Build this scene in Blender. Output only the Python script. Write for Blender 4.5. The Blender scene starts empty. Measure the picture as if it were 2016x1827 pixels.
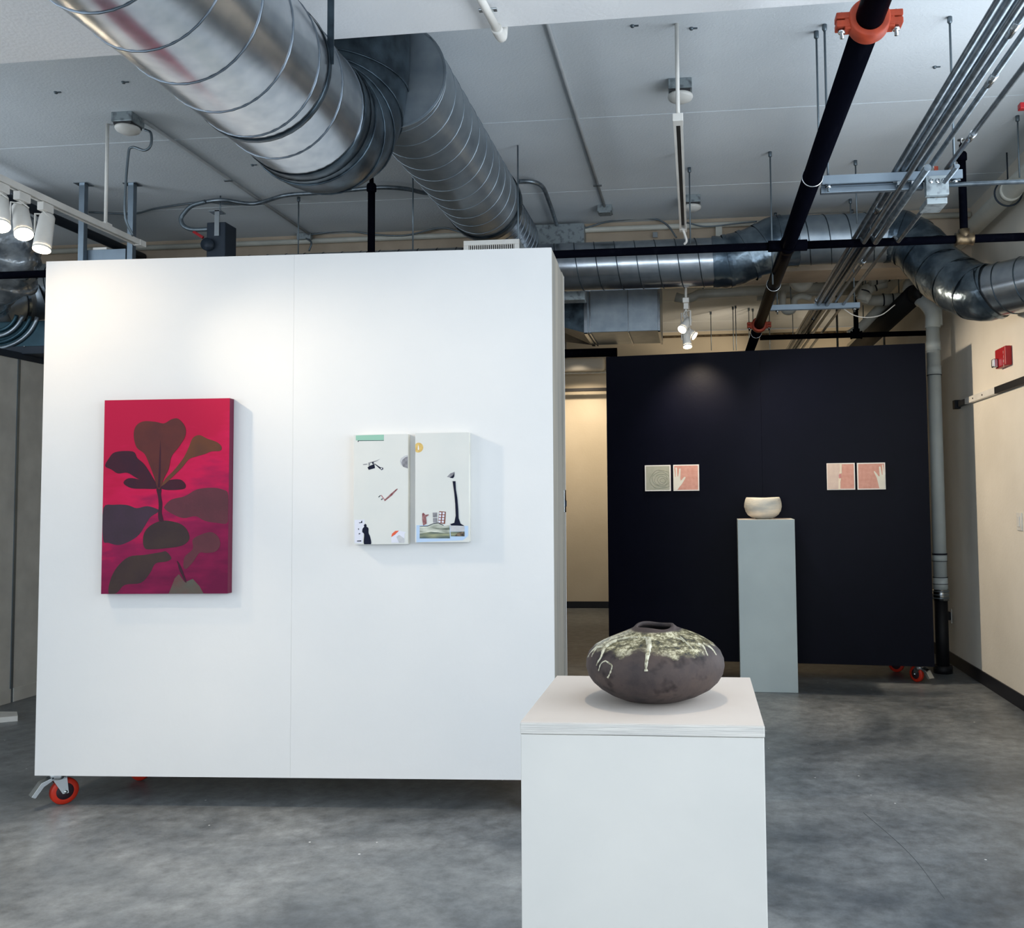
import bpy, math, random
from mathutils import Vector, Matrix, noise

# ------------------------------------------------------------------ camera
IW, IH = 2016, 1827
F, CX, CY = 1808.73, 1184.55, 886.69
PIT, ROL, YAW = math.radians(3.10618), math.radians(-0.58734), math.radians(5.83607)
CZ = 1.42
scene = bpy.context.scene
SIDR = 86; SIDL = 68   # watts per lamp in the added side openings
DAYP = 76   # watts per lamp in the added openings behind the camera
YFR = -7.0   # storefront wall
UPZ = 6.0
YBM = 3.48
SP = 1.0      # spotlight strength
col = scene.collection

def _axes():
    cp, sp = math.cos(PIT), math.sin(PIT)
    fw, rt, up = Vector((0, cp, sp)), Vector((1, 0, 0)), Vector((0, -sp, cp))
    cr, sr = math.cos(ROL), math.sin(ROL)
    r = cr*rt + sr*up; u = -sr*rt + cr*up
    m = Matrix.Rotation(YAW, 3, 'Z')
    return m @ r, m @ u, m @ fw
AR, AU, AF = _axes()
cam_d = bpy.data.cameras.new('camera'); cam = bpy.data.objects.new('camera', cam_d); col.objects.link(cam)
cam_d.sensor_fit = 'HORIZONTAL'; cam_d.sensor_width = 36; cam_d.lens = F/IW*36
cam_d.shift_x = (IW/2 - CX)/IW; cam_d.shift_y = (CY - IH/2)/IW
cam_d.clip_start = 0.05
M = Matrix((AR, AU, -AF)).transposed().to_4x4(); M.translation = Vector((0, 0, CZ))
cam.matrix_world = M
scene.camera = cam

# ------------------------------------------------------------------ light and exposure
scene.view_settings.view_transform = 'Standard'
scene.view_settings.look = 'None'
scene.view_settings.gamma = 1.0
scene.view_settings.use_curve_mapping = False
scene.view_settings.exposure = 0.0
world = bpy.data.worlds.new('sky'); scene.world = world; world.use_nodes = True
bg = world.node_tree.nodes['Background']
bg.inputs[0].default_value = (0.62, 0.80, 1.0, 1); bg.inputs[1].default_value = 1.2

def aim(o, target):
    o.rotation_euler = (Vector(target) - o.location).to_track_quat('-Z', 'Y').to_euler()
def area(name, loc, target, sx, sy, power, color):
    l = bpy.data.lights.new(name, 'AREA'); l.shape = 'RECTANGLE'; l.size = sx; l.size_y = sy
    l.energy = power; l.color = color
    o = bpy.data.objects.new(name, l); col.objects.link(o); o.location = loc; aim(o, target); return o
def spot(name, loc, target, power, angle, blend=0.5, size=0.03, color=(1, .80, .56)):
    l = bpy.data.lights.new(name, 'SPOT'); l.energy = power; l.spot_size = math.radians(angle)
    l.spot_blend = blend; l.shadow_soft_size = size; l.color = color
    o = bpy.data.objects.new(name, l); col.objects.link(o); o.location = loc; aim(o, target); return o
DAY = (0.88, 0.94, 1.0)
XR = 2.14           # right wall face
XL = -5.85          # left wall face
# daylight lamps added in three unseen openings behind the camera
for i, x in enumerate((-4.2, -1.8, 0.6)):
    area('added_daylight', (x, YFR+.25, 2.1), (x, 8, UPZ), 2.1, 2.2, DAYP, DAY)
# daylight lamps at added, unseen side openings, to fill ceiling and floor
for y, kr, kl in ((-2.6, .5, .6), (.4, 1.0, 1.0), (3.4, .75, 1.0)):
    area('added_side_daylight', (XR-.06, y, 2.1), (-6, y, 4.8), 2.4, 2.1, SIDR*kr, DAY)
    area('added_side_daylight', (XL+.06, y, 2.1), (4, y, 4.8), 2.4, 2.1, SIDL*kl, DAY)
# gallery spotlights on the two ceiling tracks and the pendant cluster
WARM = (1, .83, .62)
spot('track_beam', (-3.36, 3.50, 2.78), (-2.2, 4.1, 1.3), 36*SP, 100, 0.9, 0.022, (1, .74, .46))
spot('track_beam', (-3.36, 3.44, 2.72), (-.35, 4.1, 1.35), 150*SP, 46, 1.0, 0.022, (1, .82, .60))
spot('track_beam', (-3.36, 1.80, 2.82), (-1.0, 4.1, 1.3), 60*SP, 60, 0.9, 0.022, (1, .84, .66))
spot('track_beam', (-3.30, 2.9, 2.80), (-2.1, 3.0, 0.0), 170*SP, 72, 0.9, 0.04, WARM)
spot('track_beam', (-0.10, 1.66, 3.2), (-0.09, 1.66, 1.1), 46*SP, 62, 0.6, 0.035, WARM)
spot('track_beam', (-1.5, 11.15, 3.2), (-1.45, 12.15, 2.2), 95*SP, 75, 0.9, 0.05, WARM)
spot('track_beam', (-1.6, 10.2, 3.3), (-1.4, 12.1, .6), 90*SP, 80, 0.9, 0.05, WARM)
spot('track_beam', (1.0, 10.2, 2.75), (0.7, 12.1, 2.9), 90*SP, 130, 0.8, 0.08, WARM)

# ------------------------------------------------------------------ helpers
def ray(px, py):
    return AF + AR*((px-CX)/F) - AU*((py-CY)/F)
def at(px, py, X=None, Y=None, Z=None):
    d = ray(px, py)
    t = X/d.x if X is not None else Y/d.y if Y is not None else (Z-CZ)/d.z
    return Vector((d.x*t, d.y*t, CZ + d.z*t))

def lin(c):
    return tuple((v/255/12.92 if v/255 <= .04045 else ((v/255+.055)/1.055)**2.4) for v in c)

MATS = {}
def mat(name, rgb, rough=0.6, metal=0.0, rgb2=None, nscale=6.0, bump=0.0, bscale=60.0, emit=None, estr=0, spec=0.35, detail=4, lo=.35, hi=.65, coat=0, stretch=None):
    if name in MATS: return MATS[name]
    m = bpy.data.materials.new(name); m.use_nodes = True; nt = m.node_tree
    b = nt.nodes['Principled BSDF']
    b.inputs['Base Color'].default_value = (*lin(rgb), 1)
    b.inputs['Roughness'].default_value = rough; b.inputs['Metallic'].default_value = metal
    b.inputs['Specular IOR Level'].default_value = spec
    if coat: b.inputs['Coat Weight'].default_value = coat; b.inputs['Coat Roughness'].default_value = .15
    tc = nt.nodes.new('ShaderNodeTexCoord'); src = tc.outputs['Object']
    if stretch:
        mp = nt.nodes.new('ShaderNodeMapping'); mp.inputs['Scale'].default_value = stretch
        nt.links.new(src, mp.inputs['Vector']); src = mp.outputs[0]
    n = nt.nodes.new('ShaderNodeTexNoise'); n.inputs['Scale'].default_value = nscale; n.inputs['Detail'].default_value = detail
    nt.links.new(src, n.inputs['Vector'])
    r = nt.nodes.new('ShaderNodeValToRGB'); r.color_ramp.elements[0].position = lo; r.color_ramp.elements[1].position = hi
    c2 = rgb2 if rgb2 else tuple(max(0, v*.93) for v in rgb)
    r.color_ramp.elements[0].color = (*lin(rgb), 1); r.color_ramp.elements[1].color = (*lin(c2), 1)
    nt.links.new(n.outputs['Fac'], r.inputs['Fac']); nt.links.new(r.outputs[0], b.inputs['Base Color'])
    if bump:
        n2 = nt.nodes.new('ShaderNodeTexNoise'); n2.inputs['Scale'].default_value = bscale
        nt.links.new(src, n2.inputs['Vector'])
        bp = nt.nodes.new('ShaderNodeBump'); bp.inputs['Strength'].default_value = bump; bp.inputs['Distance'].default_value = .01
        nt.links.new(n2.outputs['Fac'], bp.inputs['Height']); nt.links.new(bp.outputs[0], b.inputs['Normal'])
    if emit:
        b.inputs['Emission Color'].default_value = (*lin(emit), 1); b.inputs['Emission Strength'].default_value = estr
    MATS[name] = m; return m

class MB:
    """collects geometry; .build links it as ONE mesh object"""
    def __init__(s): s.v = []; s.f = []; s.sm = []
    def add(s, vs, fs, smooth=False):
        o = len(s.v); s.v += [Vector(p) for p in vs]; s.f += [tuple(i+o for i in f) for f in fs]; s.sm += [smooth]*len(fs); return s
    def box(s, a, b, m=None):
        x0, y0, z0 = a; x1, y1, z1 = b
        vs = [(x0,y0,z0),(x1,y0,z0),(x1,y1,z0),(x0,y1,z0),(x0,y0,z1),(x1,y0,z1),(x1,y1,z1),(x0,y1,z1)]
        if m: vs = [m @ Vector(v) for v in vs]
        return s.add(vs, [(0,3,2,1),(4,5,6,7),(0,1,5,4),(1,2,6,5),(2,3,7,6),(3,0,4,7)])
    def cbox(s, c, size, m=None):
        c = Vector(c); h = Vector(size)/2
        return s.box(c-h, c+h, m)
    def bar(s, p, q, w, h, up=(0,0,1)):
        p, q = Vector(p), Vector(q); d = (q-p).normalized(); sd = d.cross(Vector(up))
        if sd.length < 1e-4: sd = d.cross(Vector((0,1,0)))
        sd.normalize(); u = sd.cross(d)
        vs = [e + sd*(a*w/2) + u*(b*h/2) for e in (p, q) for a, b in ((-1,-1),(1,-1),(1,1),(-1,1))]
        return s.add(vs, [(0,1,2,3),(7,6,5,4),(0,4,5,1),(1,5,6,2),(2,6,7,3),(3,7,4,0)])
    def tube(s, pts, r, n=12, caps=True, closed=False):
        pts = [Vector(p) for p in pts]; k = len(pts)
        rs = r if isinstance(r, (list, tuple)) else [r]*k
        t = [((pts[min(i+1,k-1)] - pts[max(i-1,0)]).normalized()) for i in range(k)]
        if closed: t = [(pts[(i+1)%k]-pts[i-1]).normalized() for i in range(k)]
        ref = Vector((0,0,1)) if abs(t[0].z) < .9 else Vector((0,1,0))
        nv = t[0].cross(ref).normalized(); vs = []
        for i in range(k):
            nv = (nv - t[i]*nv.dot(t[i])).normalized(); bv = t[i].cross(nv)
            for j in range(n):
                a = 2*math.pi*j/n; vs.append(pts[i] + (nv*math.cos(a) + bv*math.sin(a))*rs[i])
        fs = []
        for i in range(k if closed else k-1):
            for j in range(n):
                a, b = i*n+j, i*n+(j+1)%n; c, d = ((i+1)%k)*n+(j+1)%n, ((i+1)%k)*n+j
                fs.append((a, b, c, d))
        s.add(vs, fs, True)
        if caps and not closed:
            o = len(s.v)-len(vs)
            s.f.append(tuple(o+j for j in range(n))[::-1]); s.sm.append(False)
            s.f.append(tuple(o+(k-1)*n+j for j in range(n))); s.sm.append(False)
        return s
    def shell(s, pts, r, th, n=40):
        s.tube(pts, r, n, caps=False); s.tube(pts, [x-th for x in (r if isinstance(r,(list,tuple)) else [r]*len(pts))], n, caps=False); return s
    def lathe(s, prof, c=(0,0,0), n=32, m=None):
        c = Vector(c); vs = []; k = len(prof)
        for r, z in prof:
            for j in range(n):
                a = 2*math.pi*j/n; vs.append(c + Vector((r*math.cos(a), r*math.sin(a), z)))
        if m: vs = [m @ v for v in vs]
        fs = [(i*n+j, i*n+(j+1)%n, (i+1)*n+(j+1)%n, (i+1)*n+j) for i in range(k-1) for j in range(n)]
        fs += [tuple(range(n))[::-1], tuple((k-1)*n+j for j in range(n))]
        return s.add(vs, fs, True)
    def poly(s, pts, off):
        """extruded flat polygon: pts 3D (ordered), off = extrusion vector"""
        pts = [Vector(p) for p in pts]; off = Vector(off); k = len(pts)
        vs = pts + [p+off for p in pts]
        return s.add(vs, [tuple(range(k)), tuple(range(k, 2*k))[::-1]] + [(i, i+k, (i+1)%k+k, (i+1)%k) for i in range(k)])
    def build(s, name, m, parent=None, bevel=0, local=False, origin=None):
        me = bpy.data.meshes.new(name); o = bpy.data.objects.new(name, me); col.objects.link(o)
        vs = s.v
        if parent is not None:
            o.parent = parent
            if not local:
                r = parent
                while r.parent: r = r.parent
                inv = (Matrix.Translation(r.location) @ r.rotation_euler.to_matrix().to_4x4()).inverted()
                vs = [inv @ v for v in vs]
        else:
            if origin is None:
                lo = Vector([min(v[i] for v in vs) for i in range(3)]); hi = Vector([max(v[i] for v in vs) for i in range(3)])
                origin = Vector(((lo.x+hi.x)/2, (lo.y+hi.y)/2, lo.z))
            o.location = origin; vs = [v-Vector(origin) for v in vs]
        me.from_pydata([tuple(v) for v in vs], [], s.f)
        me.polygons.foreach_set('use_smooth', s.sm); me.update()
        import bmesh
        b = bmesh.new(); b.from_mesh(me); bmesh.ops.recalc_face_normals(b, faces=b.faces); b.to_mesh(me); b.free()
        if isinstance(m, (list, tuple)):
            for q in m: me.materials.append(q)
        else: me.materials.append(m)
        if bevel:
            md = o.modifiers.new('bevel', 'BEVEL'); md.width = bevel; md.segments = 2; md.limit_method = 'ANGLE'
        return o

def tag(o, label, cat, group=None):
    o['label'] = label; o['category'] = cat
    if group: o['group'] = group
    return o
def thing(name, label, cat, loc=(0,0,0), rz=0, group=None):
    o = bpy.data.objects.new(name, None); o.empty_display_size = .1; col.objects.link(o)
    o.location = loc; o.rotation_euler = (0, 0, rz); return tag(o, label, cat, group)
def struct(o): o['kind'] = 'structure'; return o
def smooth(pts, n=6):
    pts = [Vector(p) for p in pts]; P = [pts[0]*2-pts[1]] + pts + [pts[-1]*2-pts[-2]]; out = []
    for i in range(1, len(P)-2):
        a, b, c, d = P[i-1:i+3]
        for k in range(n):
            t = k/n
            out.append(.5*((2*b) + (c-a)*t + (2*a-5*b+4*c-d)*t*t + (3*b-a-3*c+d)*t**3))
    return out + [pts[-1]]
def ring(c, axis, r, wire, n=32, k=8):
    axis = Vector(axis).normalized(); a = axis.orthogonal().normalized(); b = axis.cross(a); c = Vector(c)
    return [c + (a*math.cos(2*math.pi*i/n) + b*math.sin(2*math.pi*i/n))*r for i in range(n)]
def helix(p, q, r, pitch, seg=32, ph=0):
    p, q = Vector(p), Vector(q); d = q-p; L = d.length; d.normalize(); a = d.orthogonal().normalized(); b = d.cross(a)
    n = int(L/pitch*seg)
    return [p + d*(L*i/n) + (a*math.cos(ph+2*math.pi*i/seg) + b*math.sin(ph+2*math.pi*i/seg))*r for i in range(n+1)]

# ------------------------------------------------------------------ materials
M_WALL = mat('painted_wall', (226,222,212), .75, nscale=2, rgb2=(214,211,203), bump=.12, bscale=45)
M_RWALL = mat('right_wall_paint', (232,226,214), .8, nscale=1.5, rgb2=(220,214,202), bump=.12, bscale=45)
M_BACK = mat('back_wall_paint', (214,202,180), .8, nscale=1.2, rgb2=(200,188,165), bump=.1, bscale=40)
M_CEIL = mat('ceiling_paint', (222,228,232), .85, nscale=1.3, rgb2=(212,219,224), bump=.2, bscale=80)
M_BEAM = mat('beam_paint', (240,241,242), .8, nscale=1.5, rgb2=(232,234,236), bump=.15, bscale=60)
M_PANEL = mat('partition_paint', (214,214,213), .6, nscale=1.5, rgb2=(209,210,210), bump=.05, bscale=30)
M_PLINTH = mat('plinth_paint', (206,203,197), .55, nscale=3, rgb2=(198,196,191), bump=.06, bscale=25)
M_PLTOP = mat('plinth_top_paint', (214,205,196), .5, nscale=3, rgb2=(206,196,188), bump=.04, bscale=25)
M_PLYEDGE = mat('painted_ply_edge', (206,202,195), .6, rgb2=(188,185,180), nscale=8, stretch=(1,1,26), bump=.25, bscale=14)
M_GREYPL = mat('grey_plinth_paint', (188,198,196), .6, nscale=3, rgb2=(180,190,189), bump=.04, bscale=30)
M_BLACKW = mat('matt_black_wall_paint', (1,2,15), .42, nscale=5, rgb2=(2,3,17), bump=.04, bscale=40, spec=.09)
M_BLACKP = mat('black_pipe', (7,8,15), .26, nscale=18, rgb2=(16,17,24), lo=.55, hi=.8, bump=.08, bscale=50, stretch=(1,.15,1), spec=.14)
M_BLACKP.node_tree.nodes['Principled BSDF'].inputs['IOR'].default_value = 1.03
M_GALV = mat('galvanised_steel', (184,190,196), .24, .95, rgb2=(160,168,176), nscale=14, bump=.06, bscale=9, lo=.3, hi=.7)
M_GALV2 = mat('dull_galvanised_steel', (158,168,176), .38, .8, rgb2=(136,148,158), nscale=10, bump=.05, bscale=10, lo=.3, hi=.7)
M_SEAM = mat('duct_seam_steel', (120,130,140), .35, 1.0)
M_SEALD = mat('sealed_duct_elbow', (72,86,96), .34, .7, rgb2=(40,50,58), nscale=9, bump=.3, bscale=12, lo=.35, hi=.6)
M_FOIL = mat('foil_tape_wrap', (128,142,152), .26, .8, rgb2=(72,86,98), nscale=6, bump=.6, bscale=13, lo=.35, hi=.6)
M_FOIL2 = mat('crinkled_foil', (176,182,186), .22, .6, rgb2=(104,112,120), nscale=7, bump=.9, bscale=16)
M_EMT = mat('steel_conduit', (136,146,154), .34, .85, rgb2=(104,114,122), nscale=20)
M_STRUT = mat('strut_channel', (138,152,164), .45, .9)
M_ROD = mat('threaded_rod', (110,122,130), .45, .7)
M_WCOND = mat('white_painted_conduit', (176,180,182), .6)
M_WHITE = mat('white_enamel', (232,230,224), .4)
M_TRKIN = mat('track_slot', (60,60,62), .6)
M_BOX = mat('galvanised_box', (156,166,170), .45, .6, rgb2=(110,118,122), nscale=30, lo=.5, hi=.7)
M_PVC = mat('white_plastic_pipe', (214,214,204), .35, rgb2=(200,200,190))
M_PVC2 = mat('pale_stack_pipe', (196,206,206), .38, rgb2=(186,196,198))
M_JOINT = mat('pipe_joint_ring', (38,42,52), .6)
M_ORANGE = mat('orange_coupling', (172,66,38), .55, rgb2=(140,50,30), nscale=20)
M_RED = mat('red_pipe_paint', (110,16,34), .5)
M_DRED = mat('red_alarm_plastic', (170,28,36), .4)
M_WHEEL = mat('orange_red_polyurethane', (190,46,26), .4)
M_HUB = mat('dark_wheel_core', (40,22,30), .5)
M_CHROME = mat('zinc_plated_steel', (200,206,210), .22, 1.0)
M_DARK = mat('dark_grey_enamel', (44,54,66), .5, .2)
M_BLACK = mat('black_rubber', (14,15,20), .6)
M_BASE = mat('black_vinyl_baseboard', (24,26,34), .45)
M_BRONZE = mat('brass_tee', (120,104,80), .4, .8, rgb2=(70,60,48), nscale=25)
M_LENS = mat('lit_lamp_lens', (255,240,215), .3, emit=(255,232,200), estr=40)
M_CABLE = mat('armoured_cable', (120,132,140), .4, .7)
M_TEAL = mat('fan_coil_casing', (52,82,94), .35, .5, rgb2=(40,66,78))
M_SIDE = mat('shaded_side_trim', (160,154,142), .7, rgb2=(136,134,128), nscale=3, stretch=(4,4,.3))  # side tone lowered, its shade is put into the colour
M_GAPW = mat('far_partition_paint', (206,204,196), .75)

def floor_mat():
    m = bpy.data.materials.new('polished_concrete'); m.use_nodes = True; nt = m.node_tree; N = nt.nodes; L = nt.links
    b = N['Principled BSDF']; tc = N.new('ShaderNodeTexCoord')
    def nz(sc, det, rough=.6, dist=0):
        n = N.new('ShaderNodeTexNoise'); n.inputs['Scale'].default_value = sc; n.inputs['Detail'].default_value = det
        n.inputs['Roughness'].default_value = rough; n.inputs['Distortion'].default_value = dist
        L.new(tc.outputs['Object'], n.inputs['Vector']); return n
    def ramp(a, ca, c, cc):
        r = N.new('ShaderNodeValToRGB'); r.color_ramp.elements[0].position = a; r.color_ramp.elements[1].position = c
        r.color_ramp.elements[0].color = (*lin(ca), 1) if len(ca) == 3 else ca; r.color_ramp.elements[1].color = (*lin(cc), 1); return r
    n1 = nz(.8, 6, .65, .6); r1 = ramp(.36, (94,101,107), .66, (164,168,169)); L.new(n1.outputs[0], r1.inputs[0])
    n2 = nz(11, 10, .75); r2 = ramp(.35, (165,165,165), .68, (255,255,255)); L.new(n2.outputs[0], r2.inputs[0])
    mx = N.new('ShaderNodeMixRGB'); mx.blend_type = 'MULTIPLY'; mx.inputs[0].default_value = .8
    L.new(r1.outputs[0], mx.inputs[1]); L.new(r2.outputs[0], mx.inputs[2])
    # white paint specks
    v = N.new('ShaderNodeTexVoronoi'); v.inputs['Scale'].default_value = 9; L.new(tc.outputs['Object'], v.inputs['Vector'])
    lt = N.new('ShaderNodeMath'); lt.operation = 'LESS_THAN'; lt.inputs[1].default_value = .045; L.new(v.outputs['Distance'], lt.inputs[0])
    n3 = nz(2.2, 2); gt = N.new('ShaderNodeMath'); gt.operation = 'GREATER_THAN'; gt.inputs[1].default_value = .52; L.new(n3.outputs[0], gt.inputs[0])
    mu = N.new('ShaderNodeMath'); mu.operation = 'MULTIPLY'; L.new(lt.outputs[0], mu.inputs[0]); L.new(gt.outputs[0], mu.inputs[1])
    m2 = N.new('ShaderNodeMixRGB'); L.new(mu.outputs[0], m2.inputs[0]); L.new(mx.outputs[0], m2.inputs[1]); m2.inputs[2].default_value = (.7,.7,.7,1)
    L.new(m2.outputs[0], b.inputs['Base Color'])
    rr = N.new('ShaderNodeMapRange'); rr.inputs[3].default_value = .22; rr.inputs[4].default_value = .5; L.new(n1.outputs[0], rr.inputs[0]); L.new(rr.outputs[0], b.inputs['Roughness'])
    bp = N.new('ShaderNodeBump'); bp.inputs['Strength'].default_value = .08; bp.inputs['Distance'].default_value = .01; L.new(n2.outputs[0], bp.inputs['Height']); L.new(bp.outputs[0], b.inputs['Normal'])
    b.inputs['Specular IOR Level'].default_value = .4
    return m
M_FLOOR = floor_mat()

# ------------------------------------------------------------------ the room
ZC = 3.645          # ceiling
XR = 2.14           # right wall face
XL = -5.85          # left wall face
YF, YB = YFR, 12.15
struct(MB().box((XL-.2, YF-.2, -.1), (XR+.2, YB+.2, 0)).build('floor', M_FLOOR))
seamY = [at(1650, 206, Z=ZC).y, at(1600, 356, Z=ZC).y]
d = seamY[1]-seamY[0]
ceil = struct(MB().box((XL-.2, YF-.2, ZC+.03), (XR+.2, YB+.2, ZC+.2)).build('ceiling', M_CEIL))
ys = [YF]; y = seamY[0]
while y-d > YF: y -= d
while y < YB: ys.append(y); y += d
ys.append(YB)
for a, b in zip(ys[:-1], ys[1:]):
    MB().box((XL, a+.006, ZC), (XR, b-.006, ZC+.03)).build('ceiling_panel', M_CEIL, ceil)
for a in ys[1:-1]:
    MB().box((XL, a-.0055, ZC+.004), (XR, a+.0055, ZC+.03)).build('joint_strip', M_CEIL, ceil)
def side_wall(name, xa, xb, m):
    w_ = MB(); w_.box((xa, YF, 0), (xb, 4.8, .65)); w_.box((xa, YF, 3.25), (xb, 4.8, ZC)); w_.box((xa, 4.8, 0), (xb, YB, ZC))
    for p, q in ((YF, -4.0), (-1.2, -1.0), (1.8, 2.0)): w_.box((xa, p, .65), (xb, q, 3.25))  # gaps between the piers are added openings, out of view
    return struct(w_.build(name, m))
wr = side_wall('wall_right', XR, XR+.15, M_RWALL)
struct(MB().box((XR-.012, 3.0, 0), (XR, YB-.02, .1)).build('baseboard_right', M_BASE, bevel=.003))
side_wall('wall_left', XL-.15, XL, M_GAPW)
wb = struct(MB().box((XL, YB, 0), (XR, YB+.15, ZC)).build('wall_back', M_BACK))
for py in (618, 662):
    z = at(1380, py, Y=YB).z; MB().box((XL, YB-.025, z-.012), (XR, YB, z+.012)).build('panel_joint', M_BRONZE, wb)
zt = at(1155, 1184, Y=YB).z
struct(MB().box((XL, YB-.015, 0), (XR, YB, zt)).build('baseboard_back', M_BASE))
# storefront wall behind the camera: piers, sill and head around three added, unseen openings
wf = MB()
wf.box((XL, YF, 0), (XR, YF+.15, .45)); wf.box((XL, YF, 3.1), (XR, YF+.15, ZC))
for a, b in ((XL, -5.3), (-3.1, -2.9), (-.7, -.5), (1.7, XR)): wf.box((a, YF, .45), (b, YF+.15, 3.1))
struct(wf.build('wall_front', M_WALL))
for pts in (((540,1762),(700,1702),(860,1645),(1020,1588)), ((1700,1600),(1790,1680),(1860,1770))):
    P = smooth([at(x, y, Z=.0008) for x, y in pts], 6); w_ = Vector((.0012, .0016, 0))
    MB().add([p-w_ for p in P]+[p+w_ for p in P], [(i, i+1, len(P)+i+1, len(P)+i) for i in range(len(P)-1)]).build('crack_line', mat('floor_crack', (92,97,101), .7), bpy.data.objects['floor'])
# ceiling beams: wide painted one across the near ceiling, narrower one at the back
ZB1 = 3.30
pb = at(650, 78, Z=ZB1); pb2 = at(1640, 6, Z=ZB1); yb1 = (pb.y+pb2.y)/2
k = (pb2.y-pb.y)/(pb2.x-pb.x)
bm = MB(); x0, x1 = XL, XR; f = lambda x: pb.y + k*(x-pb.x)
vs = [(x0, f(x0)-1.3, ZB1), (x1, f(x1)-1.3, ZB1), (x1, f(x1), ZB1), (x0, f(x0), ZB1)]
bm.add(vs + [(a, b, ZC) for a, b, c in vs], [(0,3,2,1),(4,5,6,7),(0,1,5,4),(1,2,6,5),(2,3,7,6),(3,0,4,7)])
struct(bm.build('trim_1', M_BEAM))
YB2 = at(1250, 444, Z=ZC-.03).y
struct(MB().box((XL, YB2, 3.2), (XR, YB2+.4, ZC)).build('trim_2', mat('rear_beam_paint', (196,180,160), .85, rgb2=(184,168,148), bump=.1, bscale=50)))
print('INFO beam1 y', f(-1), f(1), 'beam2 y', YB2, 'seams', seamY)
# ------------------------------------------------------------------ movable partitions (caster boxes)
def caster(px, name_parent, x, y, yaw, ztop, brake=True):
    """x,y local floor position in the partition's frame; plate up to ztop"""
    root = name_parent; R = .062; W = .032
    m = Matrix.Translation(Vector((x, y, 0))) @ Matrix.Rotation(yaw, 4, 'Z')
    off = .03
    my = m @ Matrix.Translation(Vector((0, off, R))) @ Matrix.Rotation(math.pi/2, 4, 'Y')
    tyre = MB(); tyre.lathe([(R*.62, -W/2), (R*.93, -W/2), (R, -W/2+.006), (R, W/2-.006), (R*.93, W/2), (R*.62, W/2)], n=28, m=my)
    c = MB(); c.cbox((0, 0, ztop-.004), (.1, .085, .008), m); c.lathe([(.03, ztop-.03), (.034, ztop-.02), (.034, ztop-.008), (.03, ztop-.006)], n=20, m=m)
    caster_o = c.build('caster', M_CHROME, root, bevel=.001, local=True)
    tyre.build('wheel', M_WHEEL, caster_o, local=True)
    h = MB(); h.lathe([(.008, -W/2-.002), (R*.6, -W/2-.001), (R*.62, -W/2), (R*.62, W/2), (R*.6, W/2+.001), (.008, W/2+.002)], n=24, m=my)
    h.build('hub', M_HUB, caster_o, local=True)
    fk = MB()
    for sx in (-1, 1):
        X0 = sx*(W/2+.006)
        vs = [(X0, -.028, ztop-.022), (X0, .034, ztop-.022), (X0, off+.013, R-.008), (X0, off-.013, R-.008)]
        fk.poly([m @ Vector(v) for v in vs], m.to_3x3() @ Vector((sx*.004, 0, 0)))
    fk.cbox((0, .002, ztop-.026), (W+.02, .062, .006), m)
    fk.lathe([(.007, -W/2-.014), (.007, W/2+.014)], n=10, m=my)
    fk.build('fork', M_CHROME, caster_o, local=True)
    if brake:
        b = MB()
        b.poly([m @ Vector(v) for v in [(-.02, -.03, ztop-.014), (-.02, -.075, ztop-.030), (-.02, -.115, ztop-.085), (-.02, -.098, ztop-.095), (-.02, -.062, ztop-.048), (-.02, -.03, ztop-.03)]], m.to_3x3() @ Vector((.05, 0, 0)))
        b.build('brake_pedal', M_CHROME, caster_o, bevel=.001, local=True)

def frame_loc(root, px, py, v):
    """pixel -> local (u, w) on the plane local-y = v of root"""
    yaw = root.rotation_euler.z; n = Vector((-math.sin(yaw), math.cos(yaw), 0)); dx = Vector((math.cos(yaw), math.sin(yaw), 0))
    d = ray(px, py); o = Vector((0, 0, CZ)); t = ((root.location + n*v) - o).dot(n)/d.dot(n); p = o + d*t - root.location
    return p.dot(dx), p.z

WP = thing('movable_partition', 'big white movable partition on orange casters carrying a red painting and a diptych', 'partition', (0,0,0), math.radians(5.836-3.630))
pl = at(68, 1527, Y=4.10); WP.location = (pl.x, pl.y, 0)
u1, zb = frame_loc(WP, 80, 1527, 0); ul, zt1 = frame_loc(WP, 92, 515, 0); ur, zt2 = frame_loc(WP, 1085, 487, 0); ur2, _ = frame_loc(WP, 1092, 1330, 0)
WW = (ur+ur2)/2; WH = (zt1+zt2)/2; WB = zb
print('INFO partition w,top,bottom', WW, zt1, zt2, zb, ul)
yaw = WP.rotation_euler.z
dd = ray(1112, 545); t = (WH-CZ)/dd.z; pp = Vector((0,0,CZ))+dd*t - WP.location
WD = pp.dot(Vector((-math.sin(yaw), math.cos(yaw), 0))); print('INFO partition depth', WD, pp.dot(Vector((math.cos(yaw), math.sin(yaw), 0))))
for a, b in ((0, WW/2-.0003), (WW/2+.0003, WW)):
    MB().box((a, 0, WB), (b, .018, WH)).build('front_sheet', M_PANEL, WP, bevel=0, local=True)
for a, b in ((0, WW/2-.001), (WW/2+.001, WW)):
    MB().box((a, WD-.018, WB), (b, WD, WH)).build('back_sheet', M_PANEL, WP, local=True)
MB().box((WW-.02, .018, WB), (WW, WD*.55, WH)).build('side_panel', M_SIDE, WP, bevel=.001, local=True)
MB().box((WW-.02, WD*.56, WB), (WW-.004, WD*.8, WH)).build('side_panel', M_SIDE, WP, local=True)
MB().box((WW-.02, WD*.81, WB), (WW, WD-.018, WH)).build('side_panel', M_SIDE, WP, bevel=.001, local=True)
MB().box((0, .018, WB), (.018, WD-.018, WH)).build('side_panel', M_PANEL, WP, local=True)
MB().box((.02, .02, WB), (WW-.021, WD-.019, WB+.03)).build('base_board', M_SIDE, WP, local=True)
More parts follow.
